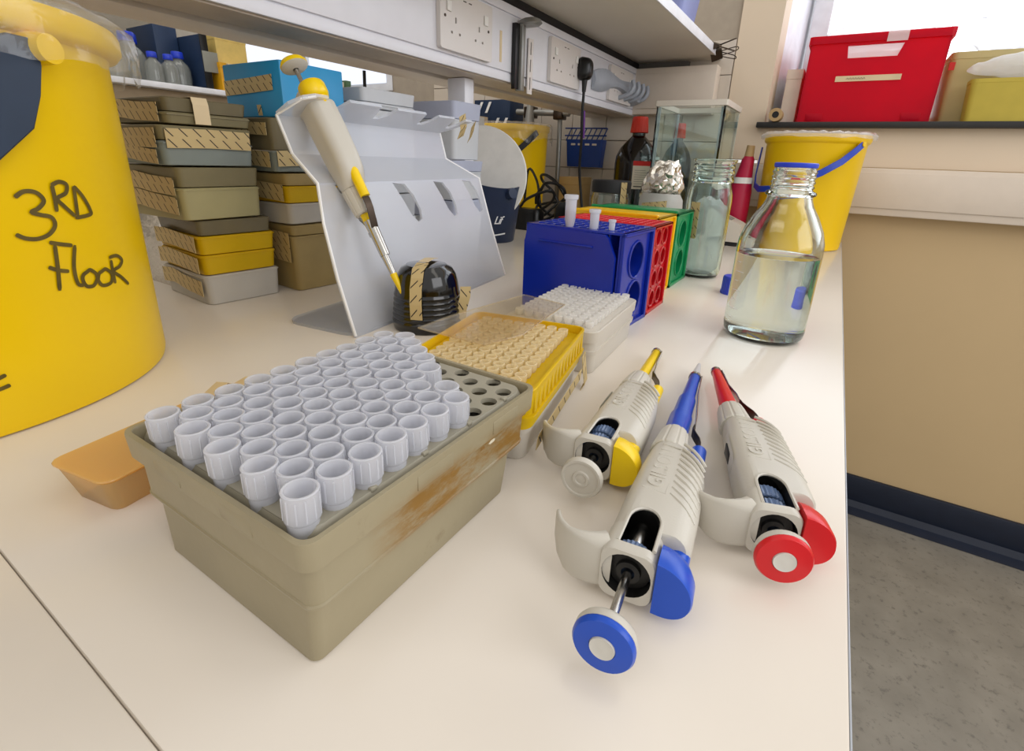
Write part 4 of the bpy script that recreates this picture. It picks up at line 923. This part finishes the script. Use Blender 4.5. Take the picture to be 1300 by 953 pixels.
# ------------------------------------------------------------------ buckets
def ribbon_path(pts, w, th, up_=(0, 0, 1)):
    b = NB(); rg = []; P_ = [Vector(p) for p in pts]
    for i, p in enumerate(P_):
        t = (P_[min(i + 1, len(P_) - 1)] - P_[max(i - 1, 0)]).normalized(); n = Vector((p.x, p.y, 0)).normalized(); s = t.cross(n).normalized()
        rg.append([p + s * a + n * c for a, c in rrect(w(i / (len(P_) - 1)) if callable(w) else w, th, th * .3, 1)])
    loft(b, rg); return b
def bucket(label, x, y, r0, r1, h, m, hm, seg=64, rimw=.006, lip=.006):
    t = thing('bucket', label, 'bucket', (x, y, 0))
    b = NB(); lathe(b, [(r0 - .006, 0), (r0 - .001, .0015), (r0, .006), (r1 - .001, h - .020), (r1, h - .018), (r1 + rimw * .6, h - .0165), (r1 + rimw, h - .012), (r1 + rimw, h - .003), (r1 + rimw - .0015, h), (r1 - .001, h), (r1 - .003, h - .002), (r0 - .003, .006), (r0 - .008, .004)], seg=seg, cap0=True, cap1=True)
    obj('bucket_body', b, m, t); return t
bb = bucket('large yellow bucket with 3RD FLOOR handwritten on it at the left edge', -0.549, 0.0604, .1412, .1440, .251, M_['yellow'], None, 96, .0085)
ST = [[(0.27, 0.143), (0.302, 0.146), (0.336, 0.146), (0.36, 0.144), (0.371, 0.14), (0.344, 0.136), (0.314, 0.134), (0.345, 0.132), (0.384, 0.13), (0.391, 0.125), (0.359, 0.12), (0.313, 0.118), (0.269, 0.119), (0.238, 0.122)], [(0.42, 0.149), (0.419, 0.142), (0.413, 0.133)], [(0.417, 0.149), (0.455, 0.151), (0.486, 0.149), (0.473, 0.144), (0.429, 0.141), (0.451, 0.136), (0.491, 0.129)], [(0.519, 0.148), (0.511, 0.138), (0.503, 0.129)], [(0.519, 0.148), (0.554, 0.141), (0.578, 0.132), (0.569, 0.129), (0.489, 0.128)], [(0.349, 0.115), (0.391, 0.113), (0.443, 0.111)], [(0.368, 0.113), (0.356, 0.099), (0.339, 0.084)], [(0.32, 0.1), (0.355, 0.097), (0.399, 0.095)], [(0.454, 0.111), (0.425, 0.097), (0.424, 0.086), (0.45, 0.084)], [(0.526, 0.086), (0.515, 0.084), (0.497, 0.082), (0.477, 0.082), (0.461, 0.083), (0.452, 0.086), (0.452, 0.089), (0.462, 0.091), (0.479, 0.092), (0.498, 0.093), (0.516, 0.091), (0.526, 0.089), (0.526, 0.086)], [(0.617, 0.084), (0.605, 0.081), (0.584, 0.08), (0.56, 0.08), (0.541, 0.081), (0.53, 0.084), (0.531, 0.086), (0.542, 0.089), (0.561, 0.09), (0.584, 0.091), (0.605, 0.089), (0.617, 0.087), (0.617, 0.084)], [(0.634, 0.096), (0.63, 0.088), (0.628, 0.079)], [(0.625, 0.098), (0.68, 0.098), (0.715, 0.094), (0.687, 0.09), (0.633, 0.088), (0.681, 0.082), (0.727, 0.075)], [(-.02, .036), (0.03, 0.038), (0.073, 0.040)], [(-.02, .0315), (0.04, 0.032), (0.076, 0.033)]]
for st in ST:
    b = NB()
    pts = [Vector(((.1442 + (z - .006) * .0013) * math.cos(a), (.1442 + (z - .006) * .0013) * math.sin(a), z)) for a, z in st]
    # flat pen stroke lying on the wall of the bucket
    sm = []
    for i in range(len(pts) - 1):
        p0 = pts[max(i - 1, 0)]; p1, p2 = pts[i], pts[i + 1]; p3 = pts[min(i + 2, len(pts) - 1)]
        for k in range(5):
            t = k / 5; sm.append(0.5 * ((2 * p1) + (-p0 + p2) * t + (2 * p0 - 5 * p1 + 4 * p2 - p3) * t * t + (-p0 + 3 * p1 - 3 * p2 + p3) * t ** 3))
    sm.append(pts[-1]); q = []
    for i, p in enumerate(sm):
        t = (sm[min(i + 1, len(sm) - 1)] - sm[max(i - 1, 0)]).normalized(); n = Vector((p.x, p.y, 0)).normalized(); s = t.cross(n)
        rad = (.1412 + (p.z - .006) * .0118) + .0004; pp = Vector((n.x * rad, n.y * rad, p.z))
        w = .00125 * (1.0 if 0 < i < len(sm) - 1 else .6); q.append((b.verts.new(pp + s * w), b.verts.new(pp - s * w)))
    for a_, c_ in zip(q, q[1:]): b.faces.new((a_[0], a_[1], c_[1], c_[0]))
    obj('pen_stroke', b, M_['marker'], bb, smooth=0)
# navy carrying handle: broad strap from the pivot, sweeping round the front
def cylpt(a, z, r): return Vector((r * math.cos(a), r * math.sin(a), z))
hp = [cylpt(a, z, .152) for a, z in ((.44, .228), (.40, .223), (.33, .212), (.25, .199), (.12, .182), (0, .168), (-.2, .150), (-.45, .135), (-.8, .122), (-1.3, .115), (-1.9, .125), (-2.4, .16), (-2.68, .21))]
obj('handle', ribbon_path(hp, lambda t: .006 + .042 * min(1, t * 4.2), .003), M_['navy_h'], bb)
b = NB(); cyl(b, cylpt(.47, .226, .140), cylpt(.47, .226, .158), .010, .008, 20); obj('handle_pivot', b, M_['yellow'], bb)
# crumpled clear liner folded over the rim
def liner(par, r, h, drop, m, amp, seed, a0=0, a1=2 * PI, nu=140, zin=.05, ext=0.0):
    from mathutils import noise
    b = NB()
    def fn(u, v):
        a = a0 + (a1 - a0) * u; n1 = noise.noise(Vector((math.cos(a) * 3, math.sin(a) * 3, seed))); n2 = noise.noise(Vector((math.cos(a) * 11, math.sin(a) * 11, seed + v * 3)))
        dr = drop * (1 + .55 * n1)
        if v < .35: t = v / .35; rad = r - .012 + .004 * n2; z = h - zin * (1 - t)
        elif v < .5: t = (v - .35) / .15; rad = r - .012 + .024 * t + .003 * n2; z = h + .006 * math.sin(t * PI) + .003 * n2
        else: t = (v - .5) / .5; rad = r + .012 + ext * t + amp * n2 * (.4 + t); z = h - dr * t
        return Vector((rad * math.cos(a), rad * math.sin(a), z))
    sheet(b, nu, 20, fn); return obj('bin_liner', b, m, par, smooth=180)
liner(bb, .150, .251, .030, M_['bag'], .004, 2.0)

rb_ = bucket('yellow bucket with blue handle behind the water bottle at the end of the bench', -0.062, 1.400, .096, .1045, .252, M_['yellow2'], None, 64, .005)
hp = [cylpt(a, z, r) for a, z, r in ((-.62, .232, .113), (-.80, .218, .116), (-1.05, .196, .122), (-1.35, .172, .126), (-1.7, .150, .126), (-2.1, .134, .123), (-2.5, .130, .119), (-2.8, .138, .116), (-3.0, .160, .115), (-3.1, .185, .114), (-3.14, .225, .112))]
obj('handle', ribbon_path(hp, .014, .003), M_['blue_h'], rb_)
b = NB(); cyl(b, cylpt(-.62, .233, .104), cylpt(-.62, .233, .117), .006, .005, 16); obj('handle_pivot', b, M_['yellow2'], rb_)
liner(rb_, .1065, .252, .007, M_['bag_mid'], .002, 5.0)
mb = bucket('yellow bucket with black handle and shiny liner under the socket rail', -0.865, 1.34, .098, .108, .270, M_['yellow2'], None, 64, .004)
hp = [cylpt(a, z, .117) for a, z in ((-.35, .25), (-.60, .225), (-.9, .195), (-1.25, .160), (-1.6, .14), (-2.0, .14), (-2.5, .17), (-2.9, .22))]
obj('handle', ribbon_path(hp, .016, .003), M_['black_matt'], mb); liner(mb, .108, .270, .040, M_['bag'], .005, 8.0)
nv = thing('pail', 'navy pail with white script on its side and a pale lid pushed in', 'pail', (-0.655, 0.925, 0))
b = NB(); rg = []
for z, r in ((0, .056), (.002, .058), (.10, .071), (.125, .074)):
    rg.append([Vector((r * math.cos(2 * PI * k / 48), r * math.sin(2 * PI * k / 48), z + (0 if z < .1 else (z - .1) / .025 * (.012 - .020 * math.cos(2 * PI * k / 48 + .4))))) for k in range(48)])
rg += [[Vector((p.x * .96, p.y * .96, p.z)) for p in rg[-1]], [Vector((p.x * .92, p.y * .92, .006)) for p in rg[0]]]
loft(b, rg); obj('pail_body', b, M_['navy'], nv)
b = NB(); cyl(b, (.066, -.020, .105), (.079, -.024, .108), .012, .011, 20); obj('handle_lug', b, M_['navy'], nv)
a = -.62; mtx = frame((.0655 * math.cos(a), .0655 * math.sin(a), .050), (-math.sin(a), math.cos(a), 0), (0.09 * math.cos(a), .09 * math.sin(a), 1))
text_mesh('white_script', 'Lif', .024, .0004, M_['gradu'], nv, mtx @ Matrix(((1, .35, 0, 0), (0, 1, 0, 0), (0, 0, 1, 0), (0, 0, 0, 1))), .8)
a = -.80; b = NB(); r_ = .0610
loft(b, [[Vector(((r_ + (z - .018) * .13) * math.cos(a + k * .08), (r_ + (z - .018) * .13) * math.sin(a + k * .08), z + k * .0006)) for k in range(7)] for z in (.0165, .0195)], False, False, False); obj('white_lettering_strip', b, M_['gradu'], nv)
ld = thing('round_lid', 'large pale grey round lid standing on edge in the navy pail', 'lid', (-0.668, 0.905, 0.137))
b = NB(); lathe(b, [(.0, -.002), (.104, -.002), (.106, 0), (.104, .002), (.0, .002)][1:4], seg=64, cap0=True, cap1=True); bmesh.ops.transform(b, matrix=frame((0, 0, 0), (.93, .37, .0), (-.12, .1, 1)), verts=b.verts); obj('disc', b, M_['white'], ld)

# ------------------------------------------------------------------ stacked tip boxes
def sbox(label, x1, y0, y1, z0, z1, xlen, cols, rot=0, tapes=(), group=None, name='storage_box', cat='box'):
    """cols: list of (fraction, material, extra) bands from the bottom; x1 = face towards the aisle"""
    w, d = xlen, y1 - y0
    t = thing(name, label, cat, (x1 - w / 2, (y0 + y1) / 2, z0), rot, group); h = z1 - z0 - .0006; f0 = 0
    for i, (f, m, ex) in enumerate(cols):
        a, c = f0 * h, f * h; last = i == len(cols) - 1
        b = NB(); tp = .0012
        rr(b, [(a + .0002, w - .006 + ex - tp * 2, d - .006 + ex - tp * 2, .006), (a + .0010, w - .004 + ex - tp, d - .004 + ex - tp, .007), (c - .0014, w - .002 + ex, d - .002 + ex, .007), (c - .0003, w - .004 + ex, d - .004 + ex, .006)], n=3)
        if not last: rr(b, [(c - .0030, w + ex, d + ex, .008), (c - .0018, w + ex, d + ex, .008)], n=3)
        obj('lid' if last and len(cols) > 1 else ('base' if i == 0 else 'tier'), b, m, t, smooth=30); f0 = f
    for tp_ in tapes:
        if tp_[0] == 'band':   # round two faces: front corner
            _, z, wd_, y0f, y1f = tp_; X = w / 2 + .0012; Y = -d / 2 - .0012
            tape('dashed_tape', [(-w * y1f, Y, z - .002), (0, Y, z), (X - .006, Y, z)], (0, 0, 1), wd_, t)
            tape('dashed_tape', [(X, -d / 2 + .006, z), (X, 0, z + .001), (X, d * y0f, z)], (0, 0, 1), wd_, t)
        elif tp_[0] == 'side': _, z, wd_ = tp_; Y = -d / 2 - .0014; tape('dashed_tape', [(-w * .46, Y, z), (-w * .2, Y, z + .003), (w * .08, Y, z), (w * .44, Y, z - .002)], (0, 0, 1), wd_, t, rag=.001)
        elif tp_[0] == 'front': _, z, wd_, f_ = tp_; X = w / 2 + .0012; tape('dashed_tape', [(X, -d * .46, z), (X, 0, z + .001), (X, d * f_, z + .002)], (0, 0, 1), wd_, t, rag=.0006)
        elif tp_[0] == 'flap': _, y, zt, zb = tp_; X = w / 2 + .0016; tape('tape_flap', [(X - .022, y, h + .0012), (X - .002, y, h + .0012), (X, y, zt), (X, y, zb)], (0, 1, 0), .016, t, M_['masking'])
    return t
sbox('bottom box of the near stack, white base under two yellow tiers and a clear lid', -.590, .284, .374, 0, .098, .118, [(.36, M_['boxclear'], .000), (.60, M_['boxyel'], -.002), (.82, M_['boxyel'], .0), (1, M_['lidfilm'], -.003)], math.radians(-4), [('side', .022, .018), ('side', .048, .018), ('side', .072, .018)])
sbox('pale khaki box second from the bottom of the near stack', -.590, .267, .360, .0985, .155, .122, [(.62, M_['boxcream'], 0), (1, M_['boxgreen'], .001)], math.radians(2), [('side', .018, .018), ('side', .038, .018)])
sbox('grey box with a dashed tape band third from the bottom of the near stack', -.590, .262, .360, .1555, .196, .124, [(.62, M_['boxgrey'], 0), (1, M_['boxgreen'], .001)], math.radians(-2), [('band', .027, .019, .44, .46), ('side', .010, .014)])
sbox('smoky khaki lid with tape flap on top of the near stack', -.590, .266, .360, .1965, .223, .124, [(.45, M_['boxgreen'], 0), (1, M_['lidfilm'], -.004)], math.radians(1), [('side', .012, .018), ('flap', -.010, .020, .001)])
sbox('tan deep box at the bottom of the second stack', -.572, .386, .462, 0, .086, .120, [(.84, M_['boxbrown'], 0), (1, M_['boxbrown'], .002)], math.radians(-3), [('side', .050, .022), ('side', .070, .016)])
sbox('tan and yellow box with white base in the middle of the second stack', -.574, .380, .462, .0865, .149, .122, [(.42, M_['boxclear'], 0), (.76, M_['boxyel'], 0), (1, M_['boxbrown'], .001)], math.radians(2), [('side', .040, .02)])
sbox('dark smoky box with dashed tape under the sky blue box', -.580, .375, .462, .1495, .212, .122, [(.40, M_['boxgrey'], 0), (1, M_['lidfilm'], 0)], math.radians(0), [('front', .016, .018, .3), ('side', .016, .018), ('side', .050, .014)])
t = thing('storage_box', 'sky blue card box with a strip of dashed tape on top of the second stack', 'box', (-.635, .437, .2125), 0)
obj('carton', rr(NB(), [(0, .116, .088, .003), (.001, .118, .090, .003), (.060, .118, .090, .003), (.061, .117, .089, .003)], n=2), M_['bluebox'], t, smooth=30)
tape('dashed_tape', [(-.056, -.0462, .034), (0, -.0462, .036), (.044, -.0462, .038)], (0, 0, 1), .017, t); tape('dashed_tape', [(.012, -.0462, .014), (.014, -.0462, .002)], (1, 0, 0), .008, t)
sbox('flat pale blue box lid behind the pipette stand', -.576, .512, .620, .2355, .262, .110, [(.3, M_['palebox'], -.002), (1, M_['palebox'], 0)])
sbox('white deep tip box carrying the flat pale blue lid behind the stand', -.578, .512, .616, 0, .118, .108, [(.7, M_['palebox'], 0), (1, M_['palebox'], .001)])
sbox('white tip box second in the pile hidden by the stand', -.578, .514, .616, .1185, .235, .108, [(.7, M_['palebox'], 0), (1, M_['palebox'], .001)])
sbox('deep white box with lilac lid and dashed tape to the right of the stand', -.550, .676, .756, .1710, .262, .100, [(.70, M_['palebox'], -.004), (1, M_['palelid'], 0)], 0, [])
sbox('shallow pale box under the deep white box with lilac lid', -.546, .668, .756, .1050, .1705, .105, [(.72, M_['palebox'], -.003), (1, M_['palelid'], .001)])
sbox('bottom pale box of the pile beside the rail post', -.546, .668, .756, 0, .1045, .105, [(.72, M_['palebox'], -.003), (1, M_['palelid'], .001)])

# ------------------------------------------------------------------ cables, wire rack, retort stand, cartons behind
cbm = thing('cable_heap', 'tangle of black cables on the bench below the rail', 'cables', (-0.66, 1.20, 0))
rnd = random.Random(11)
for i in range(5):
    cx, cy, r0 = rnd.uniform(-.03, .05), rnd.uniform(-.03, .06), rnd.uniform(.035, .06); pts = []
    for k in range(15):
        a = 2 * PI * k / 12 + i; pts.append((cx + r0 * math.cos(a) * rnd.uniform(.8, 1.2), cy + r0 * .6 * math.sin(a) * rnd.uniform(.8, 1.2), .012 + .006 * i + (.055 + .012 * i) * (.5 + .5 * math.sin(a + i))))
    obj('cable', tube(NB(), pts, .0038, sub=4, seg=7), M_['cable'], cbm)
b = NB(); rr(b, [(0, .075, .045, .01), (.045, .075, .045, .012), (.055, .06, .035, .012)], -.02, -.055); obj('adaptor_block', b, M_['black'], cbm, smooth=40)
b = NB(); rr(b, [(0, .05, .05, .01), (.06, .05, .045, .012), (.075, .035, .03, .012)], .07, -.02); obj('adaptor_block', b, M_['black'], cbm, smooth=40)
obj('hanging_cable', tube(NB(), [(-.10, .05, .06), (-.09, .05, .15), (-.055, .04, .12), (-.03, .02, .06)], .0035, sub=5), M_['cable'], cbm)
wr = thing('wire_rack', 'blue coated wire rack with a blue tray hanging on the tiled wall', 'rack', (-0.725, 1.572, 0.160))
b = NB()
for z in (.118, .096): cyl(b, (-.075, -.012, z), (.072, -.012, z), .0022, seg=8)
for i in range(8): cyl(b, (-.07 + i * .018, -.012, .080), (-.052 + i * .018, -.012, .118), .0018, seg=6)
obj('wires', b, M_['bluewire'], wr)
b = NB(); rr(b, [(0, .118, .03, .004), (.084, .128, .04, .005), (.084, .122, .034, .004), (.003, .112, .025, .003)], 0, -.004); obj('tray', b, M_['bluewire'], wr, smooth=30)
for i in range(4): obj('tray_slot', box(NB(), -.045 + i * .025, -.030 + i * .025, -.0250, -.0225, .066, .072, .0005), M_['tile'], wr)
rs = thing('retort_stand', 'grey metal retort stand with clamp bars behind the yellow bucket', 'stand', (-0.84, 1.525, 0))
obj('base_plate', box(NB(), -.08, .06, -.04, .04, 0, .008, .002), M_['grey_steel'], rs)
obj('rod', cyl(NB(), (0.04, 0, .008), (0.035, 0, .40), .0075, seg=14), M_['grey_steel'], rs); obj('rod', cyl(NB(), (-.07, .0, .008), (-.07, .0, .40), .009, seg=14), M_['grey_steel'], rs)
obj('cross_bar', cyl(NB(), (-.12, -.012, .325), (.075, -.012, .318), .0095, seg=12), M_['grey_steel'], rs)
obj('boss', box(NB(), .022, .055, -.024, .010, .300, .336, .003), M_['steel_d'], rs); obj('boss', box(NB(), -.088, -.052, -.024, .010, .305, .340, .003), M_['steel_d'], rs)
tt = thing('plastic_funnel', 'grey cone with a red cap held in the retort stand', 'funnel', (-0.885, 1.470, 0.21))
b = NB(); lathe(b, [(.016, 0), (.016, .08), (.010, .125), (.009, .14)], seg=20, cap0=True, cap1=True); obj('cone', b, M_['grey_steel'], tt); b = NB(); lathe(b, [(.0105, .14), (.0105, .158), (.009, .16)], seg=20, cap0=True, cap1=True); obj('cap', b, M_['redcap'], tt)
def carton(label, x0, x1, y0, y1, z0, z1, m, nm='carton', cat='box', rot=0):
    t = thing(nm, label, cat, ((x0 + x1) / 2, (y0 + y1) / 2, z0), rot); w, d, h = x1 - x0, y1 - y0, z1 - z0
    obj('body', rr(NB(), [(0, w, d, .003), (h * .82, w, d, .003), (h * .83, w + .002, d + .002, .003), (h - .0005, w + .002, d + .002, .003)], n=2), m, t, smooth=30); return t
t = carton('navy and white striped carton standing behind the yellow bucket', -1.12, -.975, 1.49, 1.575, 0, .362, M_['navyfile'])
for i in range(7):
    b = NB(); prism(b, [(-.005, -.004), (.005, -.004), (.022, .030), (.012, .030)], 0, .0008, frame((-.055 + (i % 4) * .034, -.0463, .225 + .05 * (i // 2)), (1, 0, 0), (0, 0, 1))); obj('white_stripe', b, M_['gradu'], t, smooth=0)
carton('brown cardboard carton on the bench right of the retort stand', -.755, -.68, 1.45, 1.53, 0, .13, M_['card'])

# ------------------------------------------------------------------ shelving across the aisle
su = thing('wall_shelving', 'cream shelving unit across the aisle at the far left', 'shelving', (0, 0, 0))
obj('shelf_board', box(NB(), -2.15, -1.75, .40, 1.58, .335, .351, .002), M_['shelf_edge'], su); obj('back_board', box(NB(), -2.19, -2.16, .40, 1.02, FZ, .9), mat('grey_beige_board', '8f8778', .7), su)
obj('lower_front', box(NB(), -2.15, -1.79, .40, 1.58, FZ, .334), mat('tan_cupboard', 'a8957a', .6), su)
obj('upright', box(NB(), -2.14, -1.76, .385, .40, FZ, .9), M_['carcass'], su)
def lab_bottle(x, y, s, label, base=.3515):
    t = thing('lab_bottle', label, 'bottle', (x, y, base)); t.scale = (s * 1.15, s * 1.15, s * .95)
    b = NB(); lathe(b, [(.036, 0), (.040, .004), (.041, .09), (.034, .115), (.018, .135), (.017, .150), (.015, .150), (.016, .134), (.033, .112), (.039, .088), (.038, .006), (.03, .004)], seg=24, cap0=True, cap1=True); obj('glass', b, frosted_b, t)
    b = NB(); lathe(b, [(.0215, .143), (.0225, .145), (.0220, .172), (.020, .175)], seg=24, cap0=True, cap1=True); obj('cap', b, M_['bluecap'], t)
frosted_b = frosted('thin_bottle_glass', 'a9aca6', clear=.55, rough=.05, tl=.3)
for x, y, s, l in ((-1.82, .725, .60, 'nearest blue capped glass bottle half hidden by the yellow bucket'), (-1.90, .800, .84, 'tall blue capped glass bottle second from the left on the far shelf'), (-2.00, .845, .92, 'blue capped glass bottle standing at the back of the far shelf'),
                   (-1.80, .815, .50, 'short blue capped bottle in front on the far shelf'), (-1.80, .858, .50, 'short blue capped bottle with pale label beside the navy file'), (-1.90, .935, .66, 'blue capped glass bottle in front of the navy file')): lab_bottle(x, y, s, l)
t = thing('lever_file', 'navy lever file with black spine and grey label on the far shelf', 'file', (-1.86, .965, .3515))
obj('cover', box(NB(), -.16, .04, .012, .030, 0, .165, .003), M_['navyfile'], t); obj('cover', box(NB(), -.28, -.10, -.060, .010, 0, .190, .003), M_['navyfile'], t); obj('spine', box(NB(), .0405, .045, .004, .026, -.0, .165, .001), M_['black'], t); obj('label', box(NB(), .0455, .0470, .004, .052, .055, .115, .0005), M_['greylabel'], t)
carton('crumpled yellow kraft parcel on top of the cream carton', -2.06, -1.84, 1.03, 1.135, .442, .528, M_['kraft'], 'parcel', 'parcel')
carton('cream carton with a dark gap under its lid below the kraft parcel', -2.06, -1.81, 1.045, 1.17, .3515, .4415, mat('cream_carton', 'd6c3a6', .6))
carton('amber folder leaning beside the cream carton', -1.95, -1.80, 1.012, 1.034, .3515, .44, M_['orange'], 'folder', 'folder')
carton('white carton behind the sky blue box on the far shelf', -2.05, -1.80, 1.33, 1.42, .3515, .44, M_['white'])
carton('pale carton with purple and red print line on the far shelf', -1.98, -1.79, 1.425, 1.50, .3515, .445, M_['label'])
obj('print_strip', box(NB(), -1.7885, -1.7875, 1.43, 1.49, .425, .432), M_['purple'], None); bpy.data.objects['print_strip'].parent = None
ps = bpy.data.objects['print_strip']; tag(ps, 'purple paper strip stuck on the far pale carton', 'strip')
carton('green bottle shaped carton further along the far shelf', -1.86, -1.80, 1.52, 1.545, .3515, .455, mat('green_carton', '4d6a48', .5))
carton('beige polystyrene block on the bench past the socket post', -1.15, -1.0, 1.20, 1.40, 0, .30, M_['label'])
t = carton('white glove box with blue print standing behind the post', -.90, -.76, .92, 1.05, 0, .268, M_['white'])
obj('print_panel', box(NB(), .0712, .0722, -.05, .01, .215, .235), mat('pale_blue_print', '6fa8c8', .5), t, smooth=0)
tt = thing('pen', 'dark pen standing upright behind the white boxes', 'pen', (-.78, .69, 0)); obj('barrel', cyl(NB(), (0, 0, .0), (.0, .012, .318), .003, seg=10), M_['black'], tt)
t = carton('grey crumple of foil and film between the bucket and the near stack', -.80, -.72, .30, .37, 0, .16, M_['foil'], 'foil_bundle', 'bundle')

# ------------------------------------------------------------------ window sill objects
rc = thing('red_crate', 'translucent red crate with white handle slot and label on the window sill', 'crate', (0.0145, 1.745, 0.2965))
w, d, h = .290, .23, .205
Mf = frame((0, -d / 2, 0), (1, 0, 0), (0, 0, 1)); b = NB()
plate(b, [(-w / 2, 0), (w / 2, 0), (w / 2, h), (-w / 2, h)], [[(-.057, .153), (.047, .153), (.056, .181), (-.061, .181)]], .003, Mf); obj('front_wall', b, M_['redcrate'], rc, smooth=0)
b = NB(); box(b, -w / 2, w / 2, d / 2 - .003, d / 2, 0, h); box(b, -w / 2, -w / 2 + .003, -d / 2 + .003, d / 2 - .003, 0, h); box(b, w / 2 - .003, w / 2, -d / 2 + .003, d / 2 - .003, 0, h); obj('walls', b, M_['redcrate'], rc, smooth=0)
obj('floor_panel', box(NB(), -w / 2, w / 2, -d / 2, d / 2, 0, .003), M_['redcrate'], rc)
b = NB(); plate(b, rrect(w + .012, d + .012, .01, 3), [rrect(w - .002, d - .002, .006, 3)], .018, Matrix.Translation((0, 0, h + .001))); obj('rim', b, M_['redcrate'], rc, smooth=30)
for s in (-1, 1): obj('moulded_panel', box(NB(), s * .105 - .02, s * .105 + .02, -d / 2 - .002, -d / 2 + .0005, .006, .024, .001), M_['redcrate'], rc)
obj('handle_liner', box(NB(), -.066, .060, -d / 2 + .005, -d / 2 + .007, .148, .186), M_['bag_white'], rc, smooth=0)
lb = obj('paper_label', box(NB(), -.074, .066, -d / 2 - .0028, -d / 2 - .002, .099, .112), M_['masking'], rc, smooth=0)
b = NB()
for i in range(7): tube(b, [(-.050 + i * .006, -d / 2 - .0031, .1035), (-.047 + i * .006, -d / 2 - .0031, .1075), (-.045 + i * .006, -d / 2 - .0031, .1040)], .0005, seg=4)
obj('pencil_writing', b, M_['ink'], rc)
obj('clear_tape', box(NB(), .018, .060, -d / 2 - .0085, -d / 2 - .0078, .184, .2065), M_['bag_white'], rc, smooth=0)
def bagheap(label, x0, x1, y0, y1, z0, z1, m, seed, amp=.02):
    b = NB(); bmesh.ops.create_icosphere(b, subdivisions=5, radius=1)
    for v in b.verts:
        s = 1.0; v.co = Vector(((x0 + x1) / 2 + v.co.x * (x1 - x0) / 2, (y0 + y1) / 2 + v.co.y * (y1 - y0) / 2, (z0 + z1) / 2 + v.co.z * (z1 - z0) / 2))
    crumple(b, amp, 14, seed); crumple(b, amp * .3, 50, seed + 3)
    for v in b.verts: v.co.z = max(v.co.z, z0)
    o = obj('plastic_bag', b, m, None, smooth=180); tag(o, label, 'bag'); return o
bagheap('clear crumpled plastic bag bulging out of the red crate', -.115, .145, 1.66, 1.82, .485, .545, M_['bag_mid'], 3, .014)
t = carton('cream upright carton on the sill left of the red crate', -.178, -.139, 1.66, 1.82, .2965, .435, mat('pale_pink_carton', 'd8cabb', .6))
tr2 = thing('tape_roll', 'small brown roll with a black core at the left end of the sill', 'roll', (-.178, 1.585, .3135)); tr2.rotation_euler = (PI / 2, 0, 0)
b = NB(); lathe(b, [(.0165, -.02), (.0165, .02), (.0085, .02), (.0085, -.02), (.0165, -.02)], seg=28); obj('tape_body', b, M_['tan'], tr2); b = NB(); lathe(b, [(.0084, -.019), (.0084, .0175)], seg=24, cap0=True, cap1=True); obj('black_core', b, M_['black'], tr2)
def crate(label, x0, x1, y0, y1, z0, z1, m):
    t = thing('storage_crate', label, 'crate', ((x0 + x1) / 2, (y0 + y1) / 2, z0)); w, d, h = x1 - x0, y1 - y0, z1 - z0
    b = NB(); rr(b, [(0, w * .92, d * .92, .01), (h * .9, w * .985, d * .985, .012), (h * .905, w, d, .014), (h, w, d, .014), (h, w * .96, d * .96, .012), (.004, w * .89, d * .89, .009)], n=4); obj('crate_body', b, m, t, smooth=30); return t
crate('cream translucent crate standing on the sill right of the red crate', .172, .40, 1.66, 1.86, .2965, .455, M_['creamcrate'])
crate('second cream crate further right along the sill', .42, .66, 1.66, 1.86, .2965, .44, M_['creamcrate'])
t = crate('mustard yellow tray standing on the sill in front of the cream crate', .212, .40, 1.578, 1.645, .2965, .385, M_['yeltray'])
bagheap('large white plastic bag heaped on the cream crates at the right', .17, .52, 1.67, 1.88, .459, .640, M_['bag_mid'], 7, .022)
bagheap('rolled white film lying across the mustard tray', .20, .50, 1.60, 1.66, .386, .440, M_['bag_white'], 9, .008)
b = NB(); box(b, .171, .182, 1.652, 1.6545, .415, .432); o = obj('red_sticker', b, M_['labelred']); tag(o, 'small red sticker on the cream crate', 'sticker')
